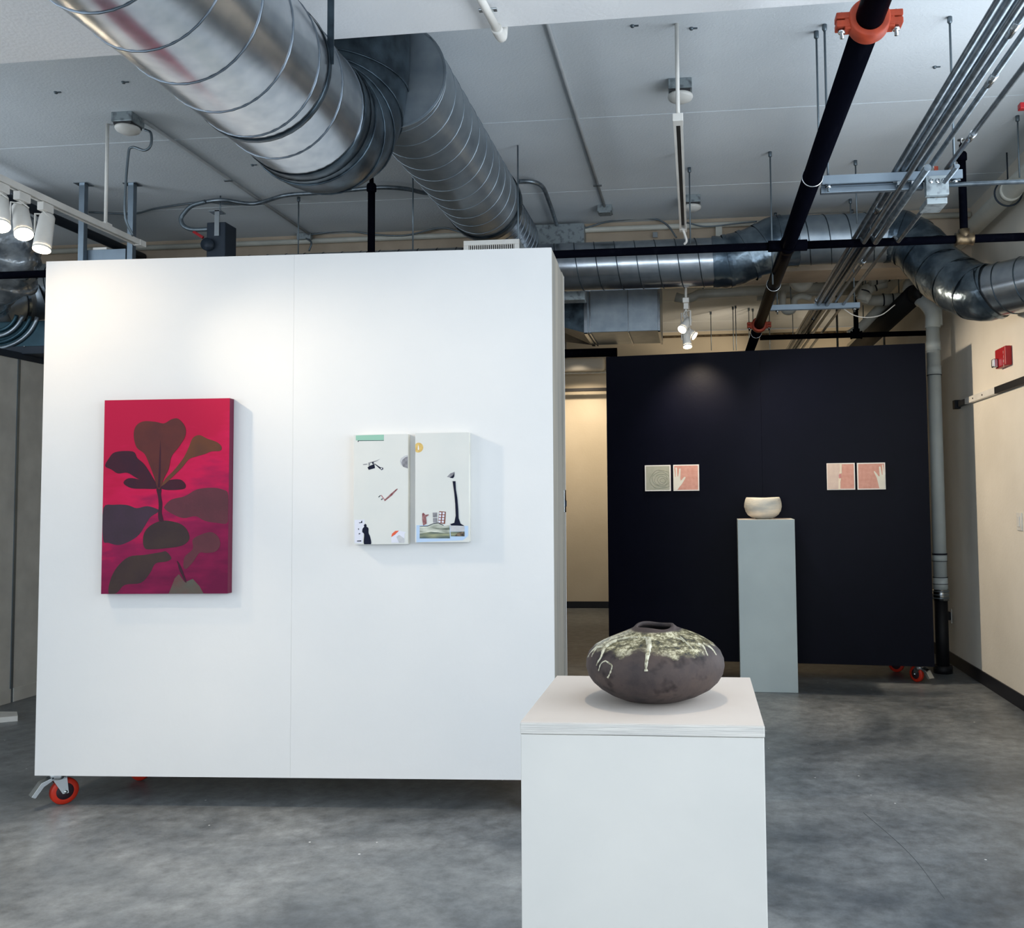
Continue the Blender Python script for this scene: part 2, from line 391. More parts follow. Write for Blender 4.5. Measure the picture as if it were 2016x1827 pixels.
MB().box((.02, .02, WH-.03), (WW-.021, WD-.019, WH-.004)).build('top_board', M_SIDE, WP, local=True)
lz = 1.42
lt = MB().box((WW, WD*.82, lz-.06), (WW+.004, WD*.96, lz+.055)).build('latch_plate', M_CHROME, WP, bevel=.001, local=True)
MB().box((WW+.004, WD*.86, lz-.03), (WW+.009, WD*.92, lz+.0)).build('latch_catch', M_DARK, lt, local=True)
for (x, y, yw, br) in ((.075, .055, math.radians(-40), True), (.28, WD-.12, math.radians(80), False), (WW-.12, .08, 0, True), (WW-.12, WD-.1, .4, False)):
    caster(0, WP, x, y, yw, WB, br)

BP = thing('movable_partition', 'matt black movable partition at the back with four small square pictures', 'partition', (0,0,0), math.radians(5.836-11.851))
BYR = 7.26
pr_ = at(1840, 1313, Y=BYR); BP.location = (pr_.x, pr_.y, 0)
ur, zb = frame_loc(BP, 1840, 1313, 0); ul, _ = frame_loc(BP, 1193.5, 703, 0); ur, zt = frame_loc(BP, 1823, 675, 0); ul, zt2 = frame_loc(BP, 1193, 703, 0)
x0 = ul; BW = -ul; BH = (zt+zt2)/2; BB = zb
print('INFO black w', BW, 'top', zt, zt2, 'bottom', zb)
BP.location = Vector(BP.location) + Vector((math.cos(BP.rotation_euler.z), math.sin(BP.rotation_euler.z), 0))*ul
BD = .6
for a, b in ((0, BW/2-.0003), (BW/2+.0003, BW)):
    MB().box((a, 0, BB), (b, .018, BH)).build('front_sheet', M_BLACKW, BP, bevel=.0008, local=True)
MB().box((0, BD-.018, BB), (BW, BD, BH)).build('back_sheet', M_BLACKW, BP, local=True)
for a in (0, BW-.018): MB().box((a, .019, BB), (a+.018, BD-.019, BH)).build('side_panel', M_BLACKW, BP, local=True)
MB().box((.02, .02, BB), (BW-.02, BD-.02, BB+.02)).build('base_board', M_BLACKW, BP, local=True)
for (x, y, yw, br) in ((BW-.1, .07, math.radians(40), True), (BW-.2, BD-.12, 1.2, False), (.1, .07, .3, True), (.12, BD-.1, .3, False)):
    caster(0, BP, x, y, yw, BB, br)

# ------------------------------------------------------------------ artworks
def local_poly(root, px, v, th, name, m, parent, base=None):
    """thin flat shape of paint or paper on the picture plane, given by photograph points"""
    pts = []
    for x, y in px:
        u, w = frame_loc(root, x, y, v); pts.append((u, v, w))
    return MB().poly(pts, (0, -th, 0)).build(name, m, parent, local=True)

def canvas_on(partition, quad, depth, name, label, cat, m, msides, group=None, th=None, frontname='painted_front'):
    """quad = 4 pixel corners TL TR BR BL; returns root empty with picture plane at local y = 0 (front)"""
    yw = partition.rotation_euler.z
    us, ws = zip(*[frame_loc(partition, x, y, -depth) for x, y in quad])
    u0 = (us[0]+us[3])/2; u1 = (us[1]+us[2])/2; w1 = (ws[0]+ws[1])/2; w0 = (ws[2]+ws[3])/2
    n = Vector((-math.sin(yw), math.cos(yw), 0)); dx = Vector((math.cos(yw), math.sin(yw), 0))
    loc = Vector(partition.location) + dx*u0 - n*depth; loc.z = w0
    root = thing(name, label, cat, loc, yw, group); W = u1-u0; H = w1-w0
    MB().box((0, .002, 0), (W, depth-.0005, H)).build('stretcher', msides, root, bevel=.001, local=True)
    MB().box((0, 0, 0), (W, .002, H)).build(frontname, m, root, local=True)
    return root, W, H
def loc_on(root, px, py):
    yaw = root.rotation_euler.z; n = Vector((-math.sin(yaw), math.cos(yaw), 0)); dx = Vector((math.cos(yaw), math.sin(yaw), 0))
    dd = ray(px, py); o = Vector((0,0,CZ)); t = (Vector(root.location)-o).dot(n)/dd.dot(n); p = o+dd*t-Vector(root.location)
    return p.dot(dx), p.z
def shape(root, pts, name, m, W, H, k=1, curved=True, closed=True):
    P = [Vector((*loc_on(root, x, y), 0)) for x, y in pts]
    if curved:
        Q = P[-2:] + P + P[:2]; out = []
        for i in range(2, len(Q)-2):
            a, b, c, d_ = Q[i-1:i+3]
            for j in range(4):
                t = j/4; out.append(.5*((2*b)+(c-a)*t+(2*a-5*b+4*c-d_)*t*t+(3*b-a-3*c+d_)*t**3))
        P = out
    e = .0005
    P = [(min(max(p.x, e), W-e), -.0004*k, min(max(p.y, e), H-e)) for p in P]
    return MB().poly(P, (0, .0004*k, 0)).build(name, m, root, local=True)

# red painting: crimson ground with a dusky fig seedling
def red_mat():
    m = bpy.data.materials.new('crimson_oil_ground'); m.use_nodes = True; nt = m.node_tree; N = nt.nodes; L = nt.links; b = N['Principled BSDF']
    tc = N.new('ShaderNodeTexCoord'); sp = N.new('ShaderNodeSeparateXYZ'); L.new(tc.outputs['Generated'], sp.inputs[0])
    n = N.new('ShaderNodeTexNoise'); n.inputs['Scale'].default_value = 7; n.inputs['Detail'].default_value = 5; L.new(tc.outputs['Object'], n.inputs['Vector'])
    mp = N.new('ShaderNodeMapping'); mp.inputs['Scale'].default_value = (1, 1, 3); L.new(tc.outputs['Object'], mp.inputs[0]); L.new(mp.outputs[0], n.inputs['Vector'])
    a = N.new('ShaderNodeMath'); a.operation = 'MULTIPLY_ADD'; a.inputs[1].default_value = .75; L.new(n.outputs[0], a.inputs[0]); L.new(sp.outputs['Z'], a.inputs[2])
    x = N.new('ShaderNodeMath'); x.operation = 'MULTIPLY_ADD'; x.inputs[1].default_value = -.28; L.new(sp.outputs['X'], x.inputs[0]); L.new(a.outputs[0], x.inputs[2])
    r = N.new('ShaderNodeValToRGB'); cr = r.color_ramp; cr.elements[0].position = .2; cr.elements[0].color = (*lin((92,18,54)), 1)
    cr.elements[1].position = 1.2 if False else 1.0; cr.elements[1].color = (*lin((166,16,58)), 1)
    e = cr.elements.new(.55); e.color = (*lin((126,22,66)), 1); e = cr.elements.new(.8); e.color = (*lin((182,20,70)), 1)
    L.new(x.outputs[0], r.inputs[0]); L.new(r.outputs[0], b.inputs['Base Color']); b.inputs['Roughness'].default_value = .55; b.inputs['Specular IOR Level'].default_value = .12
    bp = N.new('ShaderNodeBump'); bp.inputs['Strength'].default_value = .15; bp.inputs['Distance'].default_value = .003; L.new(n.outputs[0], bp.inputs['Height']); L.new(bp.outputs[0], b.inputs['Normal'])
    return m
M_RSIDE = mat('crimson_canvas_edge', (104,12,52), .5)
RP, W, H = canvas_on(WP, [(204,788),(452,784),(448,1168),(201,1170)], .045, 'painting', 'tall crimson painting of a dusky brown leafy seedling, left on the white partition', 'painting', red_mat(), M_RSIDE)
def lm(n, a, b): return mat(n, tuple(v*.86 for v in a), .6, spec=.12, rgb2=tuple(v*.86 for v in b), nscale=9, bump=.1, bscale=60, lo=.3, hi=.7)
ML1 = lm('umber_leaf_paint', (104,54,50), (88,48,50)); ML2 = lm('plum_leaf_paint', (72,34,48), (58,34,50)); ML3 = lm('slate_leaf_paint', (74,56,72), (64,52,62))
ML4 = lm('mauve_leaf_paint', (106,58,68), (92,54,62)); ML5 = lm('olive_leaf_paint', (72,58,54), (60,48,52)); ML6 = lm('green_grey_paint', (88,98,88), (104,76,74)); ML7 = lm('ochre_leaf_paint', (112,70,50), (96,62,52))
Z1 = lambda l: [(180+x/3.806, 760+y/3.806) for x, y in l]
shape(RP, Z1([(90,915),(170,890),(270,892),(340,915),(420,900),(500,925),(500,945),(440,985),(400,1050),(340,1130),(220,1190),(130,1175),(88,1150)]), 'painted_leaf', ML3, W, H, 1)
shape(RP, Z1([(548,900),(600,850),(700,825),(790,775),(900,762),(980,775),(1026,815),(1026,1015),(940,1025),(850,1010),(780,975),(690,990),(610,960),(555,925)]), 'painted_leaf', ML4, W, H, 1)
shape(RP, Z1([(400,1215),(388,1130),(420,1065),(490,1020),(560,1008),(660,1030),(715,1075),(735,1140),(700,1185),(640,1205),(560,1215),(470,1222)]), 'painted_leaf', ML5, W, H, 2)
shape(RP, Z1([(130,1555),(140,1460),(190,1360),(280,1280),(400,1265),(520,1245),(560,1240),(600,1290),(560,1315),(480,1330),(440,1400),(370,1475),(250,1490),(190,1550)]), 'painted_leaf', ML5, W, H, 1)
shape(RP, Z1([(690,1350),(700,1280),(760,1220),(760,1150),(830,1110),(900,1095),(950,1130),(965,1190),(930,1240),(860,1250),(810,1250),(760,1320),(710,1370)]), 'painted_leaf', ML4, W, H, 2)
shape(RP, Z1([(580,1555),(625,1440),(655,1410),(700,1470),(760,1445),(810,1500),(840,1556)]), 'painted_leaf', ML6, W, H, 1, curved=False)
shape(RP, Z1([(640,1310),(660,1330),(690,1400),(712,1468),(700,1462),(660,1380),(648,1335)]), 'painted_stem', ML2, W, H, 3)
shape(RP, Z1([(488,770),(500,830),(505,900),(500,960),(508,1010),(540,1012),(528,950),(532,880),(522,820),(524,770)]), 'painted_stem', ML2, W, H, 3)
shape(RP, Z1([(242,730),(262,698),(310,690),(400,710),(480,730),(490,768),(400,770),(300,765)]), 'painted_leaf', ML2, W, H, 2)
shape(RP, Z1([(510,760),(540,720),(610,700),(670,702),(705,735),(700,768),(640,778),(560,778)]), 'painted_leaf', ML2, W, H, 2)
shape(RP, Z1([(104,600),(130,545),(180,495),(310,490),(345,540),(400,590),(460,685),(490,745),(420,725),(340,690),(270,650),(200,655),(150,625)]), 'painted_leaf', ML2, W, H, 3)
shape(RP, Z1([(520,750),(560,690),(620,630),(690,540),(730,460),(760,390),(810,368),(870,395),(940,420),(975,455),(965,485),(900,490),(850,510),(780,530),(730,550),(680,610),(610,680),(550,735)]), 'painted_leaf', ML7, W, H, 3)
shape(RP, Z1([(497,765),(470,680),(440,600),(400,510),(340,460),(318,370),(335,300),(390,265),(480,268),(545,280),(600,250),(650,245),(700,300),(705,370),(660,450),(600,530),(580,620),(545,690),(518,765)]), 'painted_leaf', ML1, W, H, 4)
shape(RP, Z1([(498,760),(506,640),(512,500),(518,400),(522,500),(520,640),(516,760)]), 'painted_vein', ML2, W, H, 5, curved=False)

# diptych of white collage panels
M_DIP = mat('pale_gesso_panel', (202,203,199), .6, rgb2=(196,199,196), nscale=4); M_DIPS = mat('white_panel_edge', (222,220,210), .6)
cm = lambda n, a, b=None: mat(n, tuple(v*.92 for v in a), .6, spec=.12, rgb2=tuple(v*.92 for v in (b or a)), nscale=60)
C_MINT = cm('mint_paper', (150,196,176)); C_NAVY = cm('navy_ink', (16,22,44)); C_GREY = cm('grey_ink', (120,120,126), (150,150,156)); C_PINK = cm('rose_ink', (168,80,92)); C_MAR = cm('maroon_ink', (110,40,52), (160,120,120))
C_OR = cm('orange_paper', (224,98,70)); C_LIL = cm('pale_lilac_paper', (222,224,236)); C_SKY = cm('pale_blue_paper', (184,208,236)); C_YEL = cm('straw_disc', (206,170,104), (226,196,120)); C_SEA = mat('seascape_print', (196,200,188), .5, rgb2=(88,96,84), nscale=30, stretch=(.3,1,3), lo=.4, hi=.62)
C_DSEA = mat('dark_sea_print', (60,76,78), .5, rgb2=(150,154,120), nscale=25, stretch=(.3,1,3), lo=.4, hi=.7); C_LG = cm('light_grey_paper', (198,200,204), (188,190,194)); C_BRN = cm('brown_ink', (126,70,56)); C_ROCK = mat('rock_print', (40,36,36), .6, rgb2=(120,104,84), nscale=70); C_PWH = cm('bright_white_paper', (240,240,242))
Z2 = lambda l: [(680+x/6.525, 830+y/6.525) for x, y in l]
D1, W, H = canvas_on(WP, [(696,856),(803,854.5),(803,1071),(696,1072)], .04, 'collage_panel', 'left half of the white collage diptych, with a mint strip at its top', 'artwork', M_DIP, M_DIPS)
S = lambda pts, n, m, k=1, c=False: shape(D1, Z2(pts), n, m, W, H, k, c)
S([(134,178),(494,168),(494,240),(134,242)], 'mint_strip', C_MINT); S([(160,243),(494,240),(494,246),(172,249),(166,264),(160,262)], 'strip_edge_line', C_NAVY)  # navy line along the strip's lower edge
S([(284,590),(310,570),(372,545),(380,598),(300,620)], 'pot_shape', C_NAVY, 2); S([(222,548),(280,540),(284,552),(232,558)], 'grey_dash', C_GREY)
S([(290,530),(340,516),(400,500),(445,478),(395,512),(350,528),(300,538)], 'grey_dash', C_GREY, 2); S([(343,520),(360,518),(366,545),(350,548)], 'pot_neck', C_NAVY, 3); S([(298,540),(314,536),(312,566),(300,570)], 'pot_neck', C_GREY, 3)
S([(370,542),(378,540),(450,588),(484,592),(486,612),(464,624),(440,604)], 'handle_shape', C_NAVY, 2); S([(452,600),(470,596),(474,608),(460,612)], 'handle_spot', C_PWH, 3)
S([(803,428),(760,440),(715,470),(700,510),(715,560),(803,600)], 'pencil_halo', C_LG, 1, False); S([(803,448),(770,460),(735,490),(720,530),(740,580),(803,602)], 'grey_half_disc', C_GREY, 2, False)
S([(498,1008),(580,930),(660,862),(676,864),(600,948),(505,1024)], 'rose_stroke', C_MAR, 1); S([(456,946),(464,944),(505,1000),(500,1006)], 'rose_stroke', C_PINK, 2); S([(422,968),(450,944),(454,952),(430,974)], 'ink_dash', C_NAVY, 2); S([(456,1000),(476,984),(482,996),(462,1008)], 'ink_dash', C_NAVY, 2)
S([(118,1262),(250,1258),(220,1560),(118,1560)], 'lilac_sheet', C_LIL, 1); S([(172,1295),(196,1296),(214,1268),(218,1300),(180,1306)], 'ink_mark', C_NAVY, 2); S([(160,1378),(174,1370),(176,1396)], 'ink_mark', C_NAVY, 2); S([(150,1530),(205,1526),(205,1540),(150,1540)], 'ink_mark', C_NAVY, 2); S([(168,1440),(190,1430),(190,1446),(172,1448)], 'ink_mark', C_NAVY, 2)
S([(238,1330),(258,1314),(272,1330),(272,1350),(296,1370),(298,1430),(318,1480),(328,1576),(240,1576),(242,1450),(218,1420),(222,1375),(242,1352)], 'robed_silhouette', C_NAVY, 3, True)
S([(590,1482),(600,1440),(640,1405),(690,1400),(640,1450)], 'orange_half_disc', C_OR, 2); S([(590,1490),(640,1450),(690,1400),(780,1420),(760,1440),(756,1556),(590,1556)], 'lilac_sheet', C_LIL, 1); S([(656,1480),(690,1455),(756,1500),(756,1556),(690,1556)], 'grey_sheet', C_LG, 3)
D2, W2, H2 = canvas_on(WP, [(817,853),(923,851),(923,1067),(818,1068)], .04, 'collage_panel', 'right half of the white collage diptych, with a tall black trunk and blue shore', 'artwork', M_DIP, M_DIPS)
S = lambda pts, n, m, k=1, c=False: shape(D2, Z2(pts), n, m, W2, H2, k, c)
S([(890,310),(920,276),(965,276),(996,310),(996,355),(965,390),(920,396),(890,370)], 'straw_disc', C_YEL, 1, True); S([(930,350),(938,300),(946,350),(938,366)], 'pale_flame', C_PWH, 2, True)
S([(1304,710),(1350,665),(1404,645),(1400,700),(1382,728)], 'grey_stone', C_GREY, 1); S([(1382,690),(1402,655),(1400,705),(1382,728),(1340,722)], 'stone_dark_part', C_NAVY, 2)  # navy part laid over the grey stone
S([(912,1330),(1576,1340),(1576,1470),(1510,1524),(912,1556)], 'blue_shore_sheet', C_SKY, 1); S([(955,1345),(1060,1340),(1130,1310),(1200,1304),(1270,1340),(1340,1330),(1342,1500),(955,1500)], 'seascape', C_SEA, 2); S([(955,1440),(1100,1415),(1342,1440),(1342,1500),(955,1500)], 'dark_sea', C_DSEA, 3)
S([(1344,1310),(1400,1320),(1530,1340),(1532,1410),(1350,1412)], 'pale_rocks', C_LG, 2); S([(1350,1416),(1532,1412),(1532,1474),(1355,1474)], 'rock_inset', C_DSEA, 2); S([(1400,1472),(1440,1430),(1500,1412),(1532,1425),(1530,1472)], 'dark_rock', C_ROCK, 3)
S([(955,1342),(1060,1336),(1130,1306),(1195,1298),(1262,1330),(1262,1338),(1195,1307),(1130,1314),(1060,1345),(955,1348)], 'hill_line', C_NAVY, 4)
S([(1378,765),(1415,765),(1420,870),(1438,980),(1450,1120),(1455,1240),(1480,1310),(1530,1340),(1440,1335),(1360,1335),(1350,1315),(1400,1300),(1418,1210),(1412,1060),(1400,920)], 'black_trunk', C_NAVY, 5)
S([(988,1180),(1005,1172),(1030,1200),(1068,1190),(1070,1205),(1035,1225),(1045,1310),(1000,1336),(988,1260)], 'maroon_figure', C_MAR, 4)
for (a, b, e_, f_) in ((1122,1170,1178,1230),(1126,1240,1180,1298)): S([(a,b),(e_,b-2),(e_,f_),(a+2,f_)], 'grey_grid', C_GREY, 3)
S([(1206,1152),(1290,1158),(1280,1314),(1190,1304)], 'window_frame_shape', C_BRN, 3)
for r_ in range(4):
    for c_ in range(2):
        x_, y_ = 1208+c_*42-r_*3.5, 1164+r_*36; S([(x_,y_),(x_+28,y_+2),(x_+25,y_+28),(x_-3,y_+26)], 'window_light_shape', C_LIL, 4)

# four small squares on the black partition
M_SQG = mat('grey_green_clay_ground', (172,172,158), .6, rgb2=(162,164,148), nscale=20); M_SQP = mat('salmon_ground', (208,158,144), .6, rgb2=(196,142,128), nscale=35, lo=.3, hi=.7); M_SQE = mat('white_square_edge', (238,236,232), .5)
M_HAND = mat('pale_hand_shape', (226,224,212), .6); M_BLUSH = mat('blush_ground', (206,188,176), .6, rgb2=(198,178,168), nscale=25); M_SWIRL = mat('grey_swirl_line', (150,152,136), .6); M_CREAM = mat('cream_bar', (228,216,196), .6)
sqs = []
for q, lab, gm in (([(1269.5,916),(1320,915.5),(1320.5,966.5),(1270,967)], 'small grey-green square with a pencilled swirl on the black partition', M_SQG),
                   ([(1325,915),(1376,914.5),(1376.5,966),(1326,966.5)], 'small pink square with a pale hand at its left edge, beside the swirl square', M_SQP),
                   ([(1627.5,912),(1682.5,911.5),(1684,964),(1628.5,964.5)], 'small square half blush half salmon with a cream bar down its middle', M_SQP),
                   ([(1687,911.5),(1742.5,910.5),(1744,963.5),(1688.5,964)], 'small pink square with a pale hand at its right edge', M_SQP)):
    r_, w_, h_ = canvas_on(BP, q, .022, 'small_picture', lab, 'picture', M_SQE, M_SQE, 'small square pictures on the black partition', frontname='white_border')
    MB().box((.008, -.0006, .008), (w_-.008, 0, h_-.008)).build('painted_ground', gm, r_, local=True)
    sqs.append((r_, w_, h_))
ZA = lambda l: [(1250+x/13.44, 890+y/13.44) for x, y in l]; ZB = lambda l: [(1610+x/13.44, 890+y/13.44) for x, y in l]
r_, w_, h_ = sqs[0]
for j, (cx_, cy_, a_, b_) in enumerate(((700,720,290,250),(690,720,240,190),(700,730,180,150),(720,740,120,100),(740,745,70,55))):
    px = ZA([(cx_+a_*math.cos(t_*.2+j)*(1+.08*math.sin(t_*.55)), cy_+b_*math.sin(t_*.2+j)*(1+.08*math.sin(t_*.7+j))) for t_ in range(32)])
    P = [(u, -.0009, w) for u, w in (loc_on(r_, *p) for p in px)]
    P = [(min(max(u, .01), w_-.01), v, min(max(w, .01), h_-.01)) for u, v, w in P]
    MB().tube(P, .0013, 5, closed=True).build('swirl_line', M_SWIRL, r_, local=True)
def S4(i, pts, n, m, k, z, c=True):
    r_, w_, h_ = sqs[i]; shape(r_, z(pts), n, m, w_, h_, k+1.6, c)
S4(1, [(1022,1005),(1022,430),(1045,470),(1058,560),(1062,655),(1080,660),(1078,500),(1068,420),(1092,402),(1112,420),(1118,540),(1124,640),(1142,650),(1160,560),(1170,450),(1190,425),(1208,450),(1206,560),(1200,700),(1212,760),(1245,730),(1300,660),(1335,655),(1340,680),(1290,770),(1240,850),(1180,920),(1130,990),(1110,1008)], 'hand_shape', M_HAND, 1, ZA, False)
S4(2, [(250,310),(580,310),(600,520),(560,640),(550,985),(262,985)], 'blush_half', M_BLUSH, 1, ZB, False)
S4(2, [(582,308),(638,308),(632,480),(638,560),(600,575),(568,555),(585,500),(582,400)], 'cream_bar', M_CREAM, 2, ZB, False)
S4(2, [(545,985),(550,800),(548,690),(580,700),(618,690),(610,740),(598,800),(600,985)], 'cream_bar', M_CREAM, 2, ZB, False)
S4(2, [(560,600),(600,580),(612,650),(590,690),(560,660)], 'rose_smudge', C_PINK if False else mat('rose_smudge', (206,138,140), .6), 3, ZB)
S4(3, [(1782,975),(1780,600),(1762,590),(1745,450),(1720,325),(1700,340),(1712,480),(1715,600),(1696,600),(1680,500),(1660,390),(1632,378),(1618,400),(1632,560),(1636,640),(1612,640),(1560,570),(1500,500),(1482,515),(1500,560),(1560,680),(1590,800),(1620,920),(1640,975)], 'hand_shape', M_HAND, 1, ZB, False)

# ------------------------------------------------------------------ plinths and ceramics
def plinth(label, loc, rz, w, d, h, mbody, mtop, medge, slab=.019):
    r = thing('display_plinth', label, 'plinth', loc, rz)
    s_ = .0006; zt_ = h-slab-.0006 if slab else h
    MB().box((-w/2+.001, -d/2+.0012, 0), (w/2-.001, -d/2+.016, zt_)).build('front_panel', mbody, r, bevel=.0012, local=True)
    MB().box((-w/2+.001, d/2-.016, 0), (w/2-.001, d/2-.0012, zt_)).build('back_panel', mbody, r, local=True)
    for a in (-w/2+.001, w/2-.016): MB().box((a, -d/2+.0165, 0), (a+.015, d/2-.0165, zt_)).build('side_panel', mbody, r, local=True)
    if slab:
        MB().box((-w/2, -d/2, h-slab), (w/2, d/2, h-.0015)).build('top_board', medge, r, bevel=.0015, local=True)
        MB().box((-w/2+.0008, -d/2+.0008, h-.0015), (w/2-.0008, d/2-.0008, h)).build('top_skin', mtop, r, local=True)
    else:
        MB().box((-w/2+.016, -d/2+.017, h-.018), (w/2-.0165, d/2-.017, h)).build('top_board', mtop, r, local=True)
    return r
q = [at(*p, Z=1.067) for p in [(1025,1420),(1506,1429),(1478,1334),(1095,1330)]]
c = sum(q, Vector())/4
plinth('white plinth in front carrying the dark round vase, chipped ply edge on top', (c.x, c.y, 0), math.radians(-.05), .387, .389, 1.067, M_PLINTH, M_PLTOP, M_PLYEDGE)
VX, VY, VZ = c.x, c.y, 1.067
a = at(1458, 1362, Z=0); b = at(1572, 1364, Z=0); w = (b-a).length; rz = math.atan2(b.y-a.y, b.x-a.x)
hh = at(1503, 1023, Y=(a.y+b.y)/2).z
mid = (a+b)/2 + Vector((-math.sin(rz), math.cos(rz), 0))*w/2
plinth('tall narrow grey plinth before the black partition carrying a white bowl', (mid.x, mid.y, 0), rz, w, w, hh, M_GREYPL, M_PLTOP, M_GREYPL, slab=0)
print('INFO rear plinth', w, hh, mid)

# dark vase
def vase_mat():
    m = bpy.data.materials.new('smoked_stoneware_with_ash_glaze'); m.use_nodes = True; nt = m.node_tree; N = nt.nodes; L = nt.links; b = N['Principled BSDF']
    tc = N.new('ShaderNodeTexCoord')
    def nz(s, d=4, r=.6):
        n = N.new('ShaderNodeTexNoise'); n.inputs['Scale'].default_value = s; n.inputs['Detail'].default_value = d; n.inputs['Roughness'].default_value = r; L.new(tc.outputs['Object'], n.inputs[0]); return n
    def rp(src, stops):
        r = N.new('ShaderNodeValToRGB'); e = r.color_ramp.elements
        e[0].position, e[0].color = stops[0][0], (*lin(stops[0][1]), 1); e[1].position, e[1].color = stops[-1][0], (*lin(stops[-1][1]), 1)
        for p, c_ in stops[1:-1]: x = e.new(p); x.color = (*lin(c_), 1)
        L.new(src, r.inputs[0]); return r
    body = rp(nz(14, 5).outputs[0], [(.3, (38,36,39)), (.5, (66,57,55)), (.7, (78,66,61))])
    blot = rp(nz(22, 3).outputs[0], [(.56, (255,255,255)), (.68, (96,94,104))])
    mb_ = N.new('ShaderNodeMixRGB'); mb_.blend_type = 'MULTIPLY'; mb_.inputs[0].default_value = .8; L.new(body.outputs[0], mb_.inputs[1]); L.new(blot.outputs[0], mb_.inputs[2])
    gl = rp(nz(70, 5, .8).outputs[0], [(.36, (46,48,50)), (.5, (112,106,80)), (.62, (206,200,172)), (.75, (60,58,50))])
    sp = N.new('ShaderNodeSeparateXYZ'); L.new(tc.outputs['Object'], sp.inputs[0])
    n3 = nz(24, 3); a = N.new('ShaderNodeMath'); a.operation = 'MULTIPLY_ADD'; a.inputs[1].default_value = .045; L.new(n3.outputs[0], a.inputs[0]); L.new(sp.outputs['Z'], a.inputs[2])
    mk = N.new('ShaderNodeMapRange'); mk.inputs[1].default_value = .112; mk.inputs[2].default_value = .122; L.new(a.outputs[0], mk.inputs[0])
    mk2 = N.new('ShaderNodeMapRange'); mk2.inputs[1].default_value = .119; mk2.inputs[2].default_value = .122; mk2.inputs[3].default_value = 1; mk2.inputs[4].default_value = 0; L.new(sp.outputs['Z'], mk2.inputs[0])
    mm = N.new('ShaderNodeMath'); mm.operation = 'MULTIPLY'; L.new(mk.outputs[0], mm.inputs[0]); L.new(mk2.outputs[0], mm.inputs[1])
    mx = N.new('ShaderNodeMixRGB'); L.new(mm.outputs[0], mx.inputs[0]); L.new(mb_.outputs[0], mx.inputs[1]); L.new(gl.outputs[0], mx.inputs[2])
    L.new(mx.outputs[0], b.inputs['Base Color'])
    rr = N.new('ShaderNodeMapRange'); b.inputs['Specular IOR Level'].default_value = .25; rr.inputs[3].default_value = .7; rr.inputs[4].default_value = .25; L.new(mm.outputs[0], rr.inputs[0]); L.new(rr.outputs[0], b.inputs['Roughness'])
    bp = N.new('ShaderNodeBump'); bp.inputs['Strength'].default_value = .35; bp.inputs['Distance'].default_value = .003; L.new(nz(60, 5).outputs[0], bp.inputs['Height']); L.new(bp.outputs[0], b.inputs['Normal'])
    return m
cv = at(1290, 1378, Z=1.067); VX = cv.x
vs_ = thing('round_vase', 'squat dark brown stoneware vase with dripping pale ash glaze on the front plinth', 'vase', (VX, VY-.01, VZ+.0003))
prof = [(.040,.0),(.062,.004),(.084,.013),(.103,.025),(.116,.038),(.124,.052),(.1272,.067),(.1262,.082),(.121,.096),(.110,.108),(.094,.1175),(.075,.1255),(.056,.1325),(.043,.138),(.0385,.1425),(.0358,.1455),(.0332,.146),(.0312,.1445),(.033,.138),(.05,.126),(.09,.105),(.115,.07),(.09,.03),(.03,.012)]
prof = [(r*.957, z*.885) for r, z in prof]
PR = prof[:16]
vb = MB(); vb.lathe(prof, n=72)
rnd = random.Random(3)
for i, v in enumerate(vb.v):
    a = math.atan2(v.y, v.x); s = 1 + .010*math.sin(2*a+.6)+.006*math.sin(5*a+v.z*40); 
    dz = .0014*math.sin(3*a+1)*(v.z > .118) + v.y*.11*min(1, max(0, (v.z-.10)/.02)) + .0025*noise.noise(v*14)
    vb.v[i] = Vector((v.x*s, v.y*s, max(0, v.z+dz) if v.z > .001 else v.z))
body = vb.build('vase_body', vase_mat(), vs_, local=True)
body.data.materials.append(mat('shaded_vase_interior', (26,23,24), .8))  # darkness inside the mouth painted in as a second colour
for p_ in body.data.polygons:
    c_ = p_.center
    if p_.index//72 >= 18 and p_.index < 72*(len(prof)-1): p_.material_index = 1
M_DRIP = mat('pale_ash_glaze', (186,182,160), .3, rgb2=(120,114,90), nscale=120, lo=.45, hi=.65, coat=.4)
def on_vase(px, py, lift=.0003):
    o = Vector((0,0,CZ)) - Vector(vs_.location); dd = ray(px, py); best = None; t = 1.2
    while t < 1.9:
        p = o + dd*t; r = math.hypot(p.x, p.y)
        if 0 < p.z < .15:
            for (r0, z0), (r1, z1) in zip(PR[:-1], PR[1:]):
                if z0 <= p.z <= z1: R_ = r0+(r1-r0)*(p.z-z0)/(z1-z0+1e-9); break
            else: R_ = 0
            a = math.atan2(p.y, p.x); R_ *= 1 + .010*math.sin(2*a+.6)+.006*math.sin(5*a+p.z*40)
            if r < R_+lift: return p
        t += .0004
    return None
ZV = lambda x, y: (1120+x/5.93, 1200+y/5.93)
def drip(pts, r0, r1, name='glaze_drip'):
    P = [on_vase(*ZV(*p), lift=-.0006) for p in pts]; P = [p for p in P if p]
    if len(P) < 2: return
    P = smooth(P, 5); n = len(P); MB().tube(P, [(r0+(r1-r0)*i/(n-1))*(1+.45*noise.noise(P[i]*260)) for i in range(n)], 8).build(name, M_DRIP, body, local=True)
drip([(925,340),(935,420),(925,500),(912,580),(902,650),(900,700)], .0055, .0022); drip([(900,695),(902,722)], .0032, .0028)
drip([(560,360),(480,400),(430,440),(400,490),(375,560),(345,610),(325,655)], .0035, .0014)
drip([(430,600),(390,620),(365,660),(350,715)], .0014, .0014); drip([(430,600),(470,628),(505,660),(485,740),(455,795)], .0015, .0016)
drip([(400,430),(330,450),(295,500),(268,555)], .003, .0013); drip([(340,430),(270,490),(225,560),(200,610)], .0026, .0012)
